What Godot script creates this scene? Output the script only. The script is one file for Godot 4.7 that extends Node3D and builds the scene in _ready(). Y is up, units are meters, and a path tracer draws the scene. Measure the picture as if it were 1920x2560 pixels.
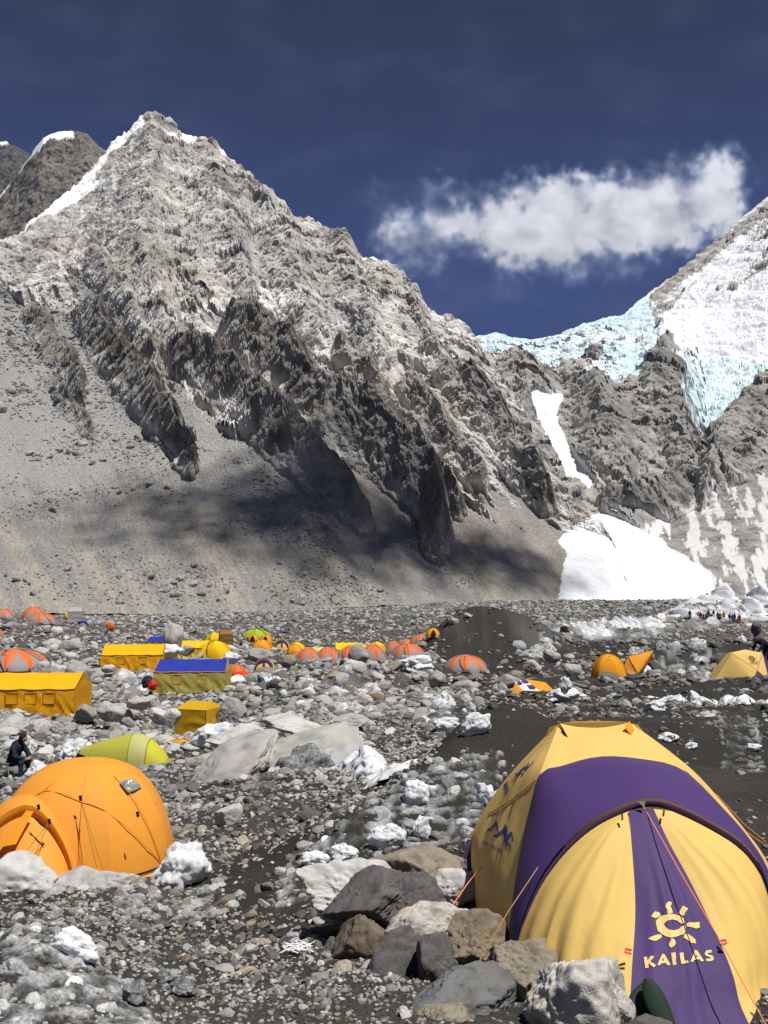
extends Node3D
# Glacier base camp under a rock peak, a col of blue ice and a snow shoulder. Camera eye is at (0, EYE, 0), north is -Z, metres.

const EYE := 2.2
const FOCAL := 2217.0
const TILT := 0.0944
const SUN_TO := Vector3(0.31, 0.90, 0.28)
var names := {}
var rng := RandomNumberGenerator.new()
var M := {}

# ---------------------------------------------------------------- survey helpers
# bearing (x over distance) and rise (height over distance) of a sighted point
func sight(px: float, py: float) -> Vector2:
	var u := (px - 960.0) / FOCAL
	var v := (1280.0 - py) / FOCAL
	var s := 1.0 / (cos(TILT) - v * sin(TILT))
	return Vector2(u * s, (v * cos(TILT) + sin(TILT)) * s)

func at(px: float, py: float, d: float) -> Vector3:
	var s := sight(px, py)
	return Vector3(s.x * d, EYE + s.y * d, -d)

# ---------------------------------------------------------------- scene helpers
func numbered(n: String) -> String:
	if not names.has(n):
		names[n] = 0
		return n
	names[n] += 1
	return "%s_%03d" % [n, names[n]]

func tag(o: Node, label: String, category: String, group := "", kind := "") -> Node:
	if label != "": o.set_meta("label", label)
	if category != "": o.set_meta("category", category)
	if group != "": o.set_meta("group", group)
	if kind != "": o.set_meta("kind", kind)
	return o

func thing(called: String, where: Vector3, turn := 0.0) -> Node3D:
	var o := Node3D.new()
	o.name = numbered(called)
	add_child(o)
	o.position = where
	o.rotation.y = turn
	return o

func mesh_node(called: String, mesh: Mesh, m: Material, parent: Node = self) -> MeshInstance3D:
	var o := MeshInstance3D.new()
	o.name = numbered(called) if parent == self else called
	o.mesh = mesh
	if m: o.material_override = m
	parent.add_child(o, true)
	return o

func structure(called: String, mesh: Mesh, m: Material, label: String) -> MeshInstance3D:
	var o := mesh_node(called, mesh, m)
	tag(o, label, "", "", "structure")
	return o

func srgb(r: float, g: float, b: float) -> Color:
	return Color(r, g, b).linear_to_srgb()

func noise(sd: int, freq: float, oct := 4, kind := 0, fractal := 1, gain := 0.5) -> FastNoiseLite:
	var n := FastNoiseLite.new()
	n.seed = sd
	n.frequency = freq
	n.noise_type = [FastNoiseLite.TYPE_SIMPLEX_SMOOTH, FastNoiseLite.TYPE_CELLULAR, FastNoiseLite.TYPE_PERLIN][kind]
	n.fractal_type = [FastNoiseLite.FRACTAL_NONE, FastNoiseLite.FRACTAL_FBM, FastNoiseLite.FRACTAL_RIDGED][fractal]
	n.fractal_octaves = oct
	n.fractal_gain = gain
	return n

func noise_tex(n: FastNoiseLite, size: int, lo: float, hi: float, normal := false, bump := 4.0) -> NoiseTexture2D:
	var t := NoiseTexture2D.new()
	t.noise = n
	t.width = size
	t.height = size
	t.seamless = true
	t.seamless_blend_skirt = 0.2
	if normal:
		t.as_normal_map = true
		t.bump_strength = bump
	else:
		var g := Gradient.new()
		g.set_color(0, Color(lo, lo, lo))
		g.set_color(1, Color(hi, hi, hi))
		t.color_ramp = g
	return t

func crack_tex(n: FastNoiseLite, size: int) -> NoiseTexture2D:
	var t := noise_tex(n, size, 0, 1)
	var g := Gradient.new()
	g.offsets = PackedFloat32Array([0.0, 0.3, 0.45, 0.6, 1.0])
	g.colors = PackedColorArray([Color(0.5, 0.49, 0.48), Color(0.68, 0.67, 0.66), Color(0.9, 0.89, 0.87), Color(0.97, 0.96, 0.95), Color(1, 1, 1)])
	t.color_ramp = g
	return t

func surf(c: Color, rough := 0.9, vertex := false) -> StandardMaterial3D:
	var m := StandardMaterial3D.new()
	m.albedo_color = c
	m.roughness = rough
	m.metallic_specular = 0.3
	m.vertex_color_use_as_albedo = vertex
	return m

func triplanar(m: StandardMaterial3D, metres: float, albedo: Texture2D, normal: Texture2D, strength := 1.0, world := true) -> StandardMaterial3D:
	m.uv1_triplanar = true
	m.uv1_world_triplanar = world
	m.uv1_scale = Vector3.ONE / metres
	if albedo: m.albedo_texture = albedo
	if normal:
		m.normal_enabled = true
		m.normal_texture = normal
		m.normal_scale = strength
	return m

func lines(pts: Array) -> Array:      # [x, y, distance] sighted on the 1659-wide sheet -> [bearing, rise, distance], by bearing
	var out := []
	for p in pts:
		var s := sight(p[0] * 1.1573, p[1] * 1.1573)
		out.append([s.x, s.y, float(p[2])])
	return out

func along(l: Array, a: float) -> Vector2:      # (rise, distance) at a bearing
	if a <= l[0][0]: return Vector2(l[0][1], l[0][2])
	for i in range(1, l.size()):
		if a <= l[i][0]:
			var t: float = (a - l[i - 1][0]) / (l[i][0] - l[i - 1][0])
			return Vector2(lerpf(l[i - 1][1], l[i][1], t), lerpf(l[i - 1][2], l[i][2], t))
	return Vector2(l[-1][1], l[-1][2])

func area(pts: Array) -> Dictionary:      # outline in bearing and rise
	var p := PackedVector2Array()
	var r := Rect2()
	for q in pts:
		var s := sight(q[0] * 1.1573, q[1] * 1.1573)
		if p.is_empty(): r = Rect2(s, Vector2.ZERO)
		r = r.expand(s)
		p.append(s)
	return {"p": p, "r": r.grow(0.012)}

func within(ar: Dictionary, q: Vector2) -> bool:
	return ar.r.has_point(q) and Geometry2D.is_point_in_polygon(q, ar.p)

# ---------------------------------------------------------------- ready
func _ready() -> void:
	rng.seed = 7
	set_view()
	set_materials()
	var t0 := Time.get_ticks_msec()
	build_peak()
	print("peak ", Time.get_ticks_msec() - t0)
	build_pass()
	print("pass ", Time.get_ticks_msec() - t0)
	build_far_peaks()
	build_ground()
	print("ground ", Time.get_ticks_msec() - t0)
	build_shade_cloud()
	build_purple_tent()
	build_orange_tent()
	build_green_tent()
	build_right_tents()
	build_camp()
	print("tents ", Time.get_ticks_msec() - t0)
	build_boulders()
	build_ice()
	build_rubble()
	print("boulders ", Time.get_ticks_msec() - t0)
	scatter_stones()
	scatter_scree()
	scatter_crumbs()
	build_people()
	print("done ", Time.get_ticks_msec() - t0)

func set_view() -> void:
	var cam := Camera3D.new()
	cam.name = "camera"
	cam.fov = 60.0
	cam.near = 0.1
	cam.far = 9000.0
	add_child(cam)
	cam.position = Vector3(0, EYE, 0)
	cam.rotation = Vector3(TILT, 0, 0)
	cam.current = true
	var sun := DirectionalLight3D.new()
	sun.name = "sun"
	add_child(sun)
	sun.look_at_from_position(Vector3.ZERO, -SUN_TO)
	sun.light_energy = 1.6
	sun.light_color = Color(1.0, 0.985, 0.96)
	sun.light_angular_distance = 0.5
	sun.shadow_enabled = true
	var env := Environment.new()
	env.background_mode = Environment.BG_SKY
	var sky := Sky.new()
	var ps := PanoramaSkyMaterial.new()
	ps.panorama = ImageTexture.create_from_image(sky_image())
	sky.sky_material = ps
	env.sky = sky
	env.tonemap_mode = Environment.TONE_MAPPER_LINEAR
	env.tonemap_exposure = 1.2
	env.fog_enabled = true
	env.fog_density = 0.00004
	env.fog_light_color = Color(0.62, 0.68, 0.78)
	env.sdfgi_enabled = true
	env.ssao_enabled = true
	env.ssil_enabled = true
	var we := WorldEnvironment.new()
	we.name = "environment"
	we.environment = env
	add_child(we)

func sky_image() -> Image:
	var w := 4096
	var h := 2048
	var im := Image.create(w, h, false, Image.FORMAT_RGB8)
	for y in h:
		var el := 90.0 - (y + 0.5) / h * 180.0
		im.fill_rect(Rect2i(0, y, w, 1), sky_tone(el))
	var puff := noise(11, 0.008, 6, 0, 1, 0.5)
	var veil := noise(23, 0.0045, 5)
	var fine := noise(5, 0.03, 4)
	# lumps of the cloud: bearing and elevation in degrees, half sizes
	var lumps := []
	for q in [[1240, 470, 190, 85, 1.15], [1480, 420, 130, 85, 1.1], [1010, 480, 150, 62, 1.0], [1150, 535, 110, 70, 0.95], [1390, 500, 160, 55, 1.0], [860, 500, 70, 60, 0.62], [1560, 370, 50, 70, 0.75], [820, 400, 45, 35, 0.45], [940, 400, 80, 30, 0.35], [900, 560, 90, 45, 0.6], [1560, 460, 60, 60, 0.8], [1100, 640, 230, 42, 0.22], [1330, 590, 150, 40, 0.3], [1220, 410, 120, 40, 0.8]]:
		lumps.append(q)
	for y in range(560, 1024):
		for x in range(-360, 400):
			var az := (x + 0.5) / w * TAU
			var el := (0.5 - (y + 0.5) / h) * PI
			var dv := Vector3(sin(az) * cos(el), sin(el), -cos(az) * cos(el))
			var f := -dv.z * cos(TILT) + dv.y * sin(TILT)
			var sx := (960.0 + FOCAL * dv.x / f) / 1.1573
			var sy := (1280.0 - FOCAL * (dv.y * cos(TILT) + dv.z * sin(TILT)) / f) / 1.1573
			var c := sky_tone(rad_to_deg(el))
			var vz := clampf(veil.get_noise_2d(sx * 0.8, sy * 1.6) * 1.3 + 0.1, 0.0, 1.0)
			c = c.lerp(Color(0.33, 0.36, 0.46), vz * 0.26)
			if sx > 640.0 and sx < 1760.0 and sy > 240.0 and sy < 800.0:
				var wx := sx + 26.0 * fine.get_noise_2d(sx, sy) + 14.0 * puff.get_noise_2d(sy, sx)
				var wy := sy + 26.0 * fine.get_noise_2d(sx + 400.0, sy) + 12.0 * puff.get_noise_2d(sy, sx + 90.0)
				var den := 0.0
				for q in lumps:
					var ex: float = (wx - q[0]) / q[2]
					var ey: float = (wy - q[1]) / q[3]
					var r2: float = ex * ex + ey * ey
					if r2 < 3.0: den += q[4] * exp(-r2 * 1.3)
				var n := puff.get_noise_2d(sx, sy)
				den = den * (1.0 + 0.6 * n) + 0.14 * n - 0.10
				var al := smoothstep(-0.02, 1.15, den)
				var lum := clampf(0.82 + 0.10 * fine.get_noise_2d(sx * 0.35 - 50.0, sy * 0.5) + 0.10 * n + (470.0 - sy) * 0.0004, 0.6, 0.9)
				c = c.lerp(Color(lum * 0.97, lum * 0.975, lum * 1.01), al * 0.97)
			im.set_pixel(posmod(x, w), y, c)
	return im

func sky_tone(el: float) -> Color:
	var t := clampf(el / 38.0, 0.0, 1.0)
	var hor := Color(0.26, 0.37, 0.60)
	var mid := Color(0.125, 0.205, 0.41)
	var top := Color(0.105, 0.145, 0.265)
	if t < 0.42: return hor.lerp(mid, smoothstep(0.0, 1.0, t / 0.42))
	return mid.lerp(top, smoothstep(0.0, 1.0, (t - 0.42) / 0.58))

func set_materials() -> void:
	var rn := noise(31, 0.012, 6, 0, 2, 0.6)
	var rn2 := noise(37, 0.010, 6, 0, 1, 0.65)
	M.rock = triplanar(surf(Color.WHITE, 0.95, true), 240.0, crack_tex(rn2, 1024), noise_tex(rn, 1024, 0, 1, true, 12.0), 1.0)
	M.scree = triplanar(surf(Color.WHITE, 0.95, true), 110.0, noise_tex(noise(41, 0.09, 3, 1), 1024, 0.66, 1.0), noise_tex(noise(43, 0.07, 4), 1024, 0, 1, true, 8.0), 1.0)
	M.snow = triplanar(surf(Color.WHITE, 0.7, true), 160.0, null, noise_tex(noise(47, 0.02, 5), 512, 0, 1, true, 3.0), 0.6)
	M.crease = noise_tex(noise(71, 0.012, 4), 512, 0, 1, true, 5.0)
	var grain := noise_tex(noise(73, 0.11, 5, 0, 1, 0.7), 1024, 0.64, 1.0)
	var grain_n := noise_tex(noise(79, 0.05, 6, 0, 1, 0.62), 1024, 0, 1, true, 9.0)
	for q in [["pale", 0.62, 0.605, 0.58], ["white", 0.76, 0.75, 0.73], ["grey", 0.48, 0.47, 0.455], ["slate", 0.17, 0.157, 0.157], ["brown", 0.25, 0.205, 0.155], ["cream", 0.78, 0.74, 0.67], ["rust", 0.32, 0.26, 0.19], ["tan", 0.37, 0.325, 0.255], ["blue", 0.22, 0.228, 0.24]]:
		M["boulder_" + q[0]] = triplanar(surf(srgb(q[1], q[2], q[3]), 0.9, true), 0.8, grain, grain_n, 0.55)
	var pit := noise_tex(noise(83, 0.03, 5, 0, 1, 0.6), 512, 0, 1, true, 7.0)
	M.ice = triplanar(surf(srgb(0.80, 0.82, 0.84), 0.6), 0.6, noise_tex(noise(87, 0.02, 5, 0, 1, 0.6), 512, 0.72, 1.0), pit, 0.45)
	M.ice.subsurf_scatter_enabled = true
	M.ice.subsurf_scatter_strength = 0.15
	M.ice_dirty = triplanar(surf(srgb(0.42, 0.43, 0.44), 0.3), 0.9, noise_tex(noise(85, 0.02, 5, 0, 1, 0.65), 512, 0.25, 1.0), pit, 1.0)
	for q in [["purple", 0.060, 0.032, 0.125, 0.1], ["purple_dark", 0.035, 0.02, 0.07, 0.05], ["kyellow", 0.74, 0.51, 0.155, 0.45], ["orange_deep", 0.75, 0.30, 0.02, 0.5], ["orange", 0.82, 0.34, 0.045, 0.45], ["orange_b", 0.78, 0.325, 0.045, 0.45], ["mess", 0.75, 0.41, 0.006, 0.4], ["mess_wall", 0.74, 0.36, 0.01, 0.6], ["lemon", 0.76, 0.50, 0.008, 0.4], ["gold", 0.74, 0.31, 0.012, 0.45], ["gold_brown", 0.55, 0.32, 0.012, 0.4], ["brown_cloth", 0.20, 0.11, 0.03, 0.3], ["pale_grey", 0.36, 0.34, 0.31, 0.3], ["grey_cloth", 0.22, 0.21, 0.22, 0.3], ["flame", 0.74, 0.17, 0.045, 0.45], ["smoke", 0.27, 0.245, 0.25, 0.4], ["olive", 0.38, 0.32, 0.07, 0.4], ["blue_roof", 0.02, 0.035, 0.27, 0.2], ["pale_yellow", 0.62, 0.55, 0.17, 0.4], ["lime_cloth", 0.30, 0.42, 0.02, 0.4], ["green", 0.40, 0.38, 0.055, 0.45], ["green_pale", 0.45, 0.45, 0.16, 0.5], ["green_bright", 0.52, 0.50, 0.04, 0.5], ["green_dark", 0.25, 0.25, 0.03, 0.2], ["navy_cloth", 0.015, 0.025, 0.06, 0.1], ["red_cloth", 0.65, 0.03, 0.015, 0.3], ["white_cloth", 0.72, 0.70, 0.68, 0.4], ["teal", 0.03, 0.10, 0.13, 0.1], ["blue_cloth", 0.02, 0.06, 0.25, 0.1]]:  # vents and vestibule trim get a deeper orange cloth
		M[q[0]] = cloth(q[1], q[2], q[3], q[4])
	for q in [["piping", 0.22, 0.12, 0.05], ["black", 0.012, 0.011, 0.010], ["seam", 0.10, 0.055, 0.01], ["kseam", 0.42, 0.27, 0.06], ["kprint", 0.70, 0.52, 0.20], ["blue_print", 0.035, 0.05, 0.16], ["badge", 0.17, 0.19, 0.23], ["white_print", 0.75, 0.75, 0.75], ["yellow_print", 0.55, 0.42, 0.05], ["cord_pink", 0.75, 0.22, 0.10], ["cord_tan", 0.55, 0.30, 0.14], ["cord_red", 0.75, 0.10, 0.06], ["cord_dark", 0.25, 0.11, 0.02], ["dark_green", 0.03, 0.05, 0.03], ["lime", 0.25, 0.5, 0.05], ["straw", 0.5, 0.40, 0.22], ["orange_trim", 0.65, 0.20, 0.06]]:
		M[q[0]] = surf(srgb(q[1], q[2], q[3]), 0.8)
		M[q[0]].cull_mode = BaseMaterial3D.CULL_DISABLED
	M.wear = surf(Color.WHITE, 0.8, true)
	M.steel = surf(srgb(0.5, 0.5, 0.5), 0.35)
	M.steel.metallic = 0.6
	M.crumb = triplanar(surf(Color.WHITE, 0.35, true), 0.5, null, pit, 0.4)
	M.rubber = surf(srgb(0.018, 0.035, 0.024), 0.45)
	M.valley = triplanar(surf(srgb(0.16, 0.15, 0.135), 0.95), 20.0, noise_tex(noise(52, 0.06, 4), 512, 0.6, 1.0), null)
	M.stone = triplanar(surf(Color.WHITE, 0.92, true), 0.9, noise_tex(noise(61, 0.05, 5, 0, 1, 0.65), 512, 0.62, 1.0), noise_tex(noise(67, 0.06, 5), 512, 0, 1, true, 5.0), 0.8)
	M.ground = triplanar(surf(Color.WHITE, 0.95, true), 1.7, noise_tex(noise(53, 0.06, 4, 1), 1024, 0.45, 1.0), noise_tex(noise(59, 0.05, 5), 1024, 0, 1, true, 9.0), 1.0)

# ---------------------------------------------------------------- mountains
# one sheet of land between level lines: rows[i] rows from line i to line i + 1
func sheet(level: Array, rows: Array, a0: float, a1: float, cols: int, shape: int, mats: Array, called: Array, labels: Array) -> void:
	var n_rows := 1
	for r in rows: n_rows += r
	var pos := PackedVector3Array()
	var col := PackedColorArray()
	var kind := PackedInt32Array()
	var total := n_rows * (cols + 1)
	pos.resize(total)
	col.resize(total)
	kind.resize(total)
	for c in cols + 1:
		var a := lerpf(a0, a1, float(c) / cols)
		var k := []
		for l in level: k.append(along(l, a))
		var row := 0
		for i in rows.size():
			var p: Vector2 = k[i]
			var q: Vector2 = k[i + 1]
			var h0 := p.x * p.y
			var h1 := q.x * q.y
			for j in rows[i] + (1 if i == rows.size() - 1 else 0):
				var t: float = float(j) / rows[i]
				var d := lerpf(p.y, q.y, t)
				var h := lerpf(h0, h1, t)
				var id := row * (cols + 1) + c
				var res: Array = peak_point(a, d, h, i, t) if shape == 0 else (pass_point(a, d, h, i, t) if shape == 1 else far_point(a, d, h, i, t))
				pos[id] = res[0]
				col[id] = res[1]
				kind[id] = res[2]
				row += 1
	var parts := mats.size()
	var index := []
	for i in parts: index.append(PackedInt32Array())
	for r in n_rows - 1:
		for c in cols:
			var i0 := r * (cols + 1) + c
			var i1 := i0 + 1
			var i2 := i0 + cols + 1
			var i3 := i2 + 1
			var kd := maxi(maxi(kind[i0], kind[i1]), maxi(kind[i2], kind[i3]))
			index[kd].append_array(PackedInt32Array([i0, i2, i1, i1, i2, i3]))
	var nor := PackedVector3Array()
	nor.resize(total)
	for r in n_rows:
		for c in cols + 1:
			var c1 := mini(c + 1, cols)
			var r1 := mini(r + 1, n_rows - 1)
			var e0 := pos[r * (cols + 1) + c1] - pos[r * (cols + 1) + c1 - 1]
			var e1 := pos[r1 * (cols + 1) + c] - pos[(r1 - 1) * (cols + 1) + c]
			nor[r * (cols + 1) + c] = e0.cross(e1).normalized()
	for i in parts:
		if index[i].is_empty(): continue
		# keep only the corners that this part uses
		var remap := {}
		var vp := PackedVector3Array()
		var vn := PackedVector3Array()
		var vc := PackedColorArray()
		var vi := PackedInt32Array()
		for id in index[i]:
			if not remap.has(id):
				remap[id] = vp.size()
				vp.append(pos[id])
				vn.append(nor[id])
				vc.append(col[id])
			vi.append(remap[id])
		var arr := []
		arr.resize(Mesh.ARRAY_MAX)
		arr[Mesh.ARRAY_VERTEX] = vp
		arr[Mesh.ARRAY_NORMAL] = vn
		arr[Mesh.ARRAY_COLOR] = vc
		arr[Mesh.ARRAY_INDEX] = vi
		var me := ArrayMesh.new()
		me.add_surface_from_arrays(Mesh.PRIMITIVE_TRIANGLES, arr)
		structure(called[i], me, mats[i], labels[i])

# ribs of rock that stand out of a face: crest line in (bearing, rise), half width (bearing), height (m)
func rib(pts: Array, width: float, height: float, dark := 1.0) -> Dictionary:
	var ar := area(pts)
	return {"p": ar.p, "r": ar.r.grow(width), "w": width, "h": height, "dark": dark}

func rib_at(r: Dictionary, q: Vector2) -> Vector2:      # (share of the full height, side)
	if not r.r.has_point(q): return Vector2.ZERO
	var best := 1e9
	var side := 0.0
	var tt := 0.0
	var p: PackedVector2Array = r.p
	for i in p.size() - 1:
		var e := p[i + 1] - p[i]
		var t := clampf((q - p[i]).dot(e) / e.length_squared(), 0.0, 1.0)
		var v := q - p[i] - e * t
		var l := v.length_squared()
		if l < best:
			best = l
			side = e.cross(v)
			tt = (i + t) / (p.size() - 1)
	var w: float = r.w * (0.45 + 0.75 * sin(PI * clampf(tt * 0.75 + 0.18, 0.0, 1.0)))
	if side < 0.0: w *= 1.5
	var s := sqrt(best) / w
	if s >= 1.0: return Vector2.ZERO
	return Vector2(1.0 - s, side)

var ribs := []
var fan_area := {}
var scree_pts := PackedVector3Array()
var snow_areas := []
var bright_areas := []
var n_big: FastNoiseLite
var n_mid: FastNoiseLite
var n_cell: FastNoiseLite
var n_block: FastNoiseLite
var n_block2: FastNoiseLite
var n_tone: FastNoiseLite
var n_streak: FastNoiseLite
var n_fine: FastNoiseLite

func build_peak() -> void:
	n_big = noise(101, 0.0085, 5, 0, 2, 0.55)
	n_mid = noise(103, 0.035, 4, 0, 2, 0.6)
	n_cell = noise(107, 0.05, 2, 1)
	n_cell.cellular_return_type = FastNoiseLite.RETURN_DISTANCE2_SUB
	n_block = noise(131, 0.035, 1, 1, 0)
	n_block.cellular_return_type = FastNoiseLite.RETURN_CELL_VALUE
	n_block.domain_warp_enabled = true
	n_block.domain_warp_amplitude = 12.0
	n_block.domain_warp_frequency = 0.03
	n_block2 = noise(137, 0.085, 1, 1, 0)
	n_block2.cellular_return_type = FastNoiseLite.RETURN_CELL_VALUE
	n_tone = noise(109, 0.008, 5, 0, 1, 0.6)
	n_streak = noise(113, 0.03, 4, 0, 1, 0.6)
	n_fine = noise(127, 0.22, 3, 0, 1, 0.6)
	var toe := lines([[-420, 1320, 260], [0, 1325, 280], [400, 1330, 300], [800, 1310, 340], [1100, 1300, 380], [1222, 1298, 400], [1365, 1300, 412]])
	var base := lines([[-420, 610, 690], [0, 650, 650], [100, 700, 600], [200, 760, 545], [330, 850, 470], [420, 950, 420], [560, 1000, 395], [700, 1060, 395], [800, 1110, 405], [950, 1150, 415], [1100, 1150, 435], [1200, 1180, 440], [1262, 1150, 455], [1300, 1165, 452], [1340, 1230, 440], [1365, 1297, 417]])
	var crest := lines([[-420, 660, 760], [-60, 545, 725], [0, 532, 735], [60, 485, 800], [150, 415, 870], [200, 365, 915], [240, 312, 950], [290, 272, 985], [340, 260, 985], [368, 264, 980], [400, 287, 960], [440, 302, 930], [490, 337, 900], [530, 372, 850], [550, 412, 830], [600, 440, 790], [640, 460, 760], [700, 487, 720], [740, 512, 690], [775, 547, 680], [810, 560, 660], [860, 580, 650], [895, 612, 640], [920, 652, 625], [950, 675, 615], [985, 690, 605], [1010, 712, 600], [1030, 735, 590], [1050, 772, 580], [1080, 805, 565], [1130, 882, 540], [1165, 940, 520], [1190, 1000, 505], [1225, 1058, 492], [1262, 1090, 484], [1300, 1122, 474], [1340, 1200, 455], [1365, 1296, 418]])
	var behind := []
	for p in crest: behind.append([p[0], p[1] * 0.55, p[2] * 1.35])
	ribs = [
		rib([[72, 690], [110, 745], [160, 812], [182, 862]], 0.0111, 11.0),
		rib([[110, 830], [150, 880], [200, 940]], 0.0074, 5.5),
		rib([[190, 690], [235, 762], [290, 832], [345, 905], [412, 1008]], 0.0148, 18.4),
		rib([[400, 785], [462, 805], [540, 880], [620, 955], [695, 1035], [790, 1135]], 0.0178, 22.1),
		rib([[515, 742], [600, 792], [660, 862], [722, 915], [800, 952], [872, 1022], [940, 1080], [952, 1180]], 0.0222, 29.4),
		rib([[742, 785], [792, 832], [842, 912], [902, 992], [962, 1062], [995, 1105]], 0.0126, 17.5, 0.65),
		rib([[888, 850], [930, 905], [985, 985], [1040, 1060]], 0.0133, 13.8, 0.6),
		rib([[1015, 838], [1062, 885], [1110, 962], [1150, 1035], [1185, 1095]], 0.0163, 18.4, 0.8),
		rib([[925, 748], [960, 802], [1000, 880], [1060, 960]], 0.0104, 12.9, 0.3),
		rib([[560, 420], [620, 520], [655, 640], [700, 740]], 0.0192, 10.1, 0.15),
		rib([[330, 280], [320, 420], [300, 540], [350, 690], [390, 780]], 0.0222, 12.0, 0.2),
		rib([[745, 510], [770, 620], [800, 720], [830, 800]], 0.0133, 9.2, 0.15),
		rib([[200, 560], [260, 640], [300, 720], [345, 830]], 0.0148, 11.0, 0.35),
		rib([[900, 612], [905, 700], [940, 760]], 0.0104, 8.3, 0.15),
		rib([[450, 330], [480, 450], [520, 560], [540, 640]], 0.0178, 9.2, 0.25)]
	snow_areas = [
		area([[-60, 530], [0, 535], [60, 487], [110, 440], [150, 416], [200, 370], [240, 315], [292, 268], [318, 284], [300, 293], [262, 312], [235, 338], [205, 385], [225, 400], [180, 425], [120, 462], [60, 490], [10, 525], [-60, 556]]),
		area([[388, 292], [412, 284], [440, 294], [455, 306], [425, 312], [395, 312]]), area([[465, 326], [490, 330], [488, 337]]), area([[352, 293], [385, 295], [372, 305], [355, 302]]), area([[775, 548], [815, 556], [812, 565], [785, 562]])]
	fan_area = area([[1200, 1340], [1205, 1288], [1227, 1200], [1210, 1172], [1247, 1130], [1300, 1104], [1345, 1120], [1400, 1152], [1480, 1203], [1480, 1340]])
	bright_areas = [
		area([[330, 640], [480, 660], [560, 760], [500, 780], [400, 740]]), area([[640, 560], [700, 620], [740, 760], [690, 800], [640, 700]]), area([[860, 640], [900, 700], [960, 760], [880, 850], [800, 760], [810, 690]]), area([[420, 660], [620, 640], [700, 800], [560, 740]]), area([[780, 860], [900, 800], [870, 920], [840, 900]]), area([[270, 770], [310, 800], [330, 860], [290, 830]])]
	sheet([toe, base, crest, behind], [200, 360, 14], toe[0][0], toe[-1][0], 860, 0, [M.scree, M.rock, M.snow], ["scree_slope", "mountain", "snow_field"], ["grey brown scree slope fanning out below the left peak", "tall grey and tan rock peak with dark ribs above the scree", "white snow lying on the left ridge of the rock peak"])

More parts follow.
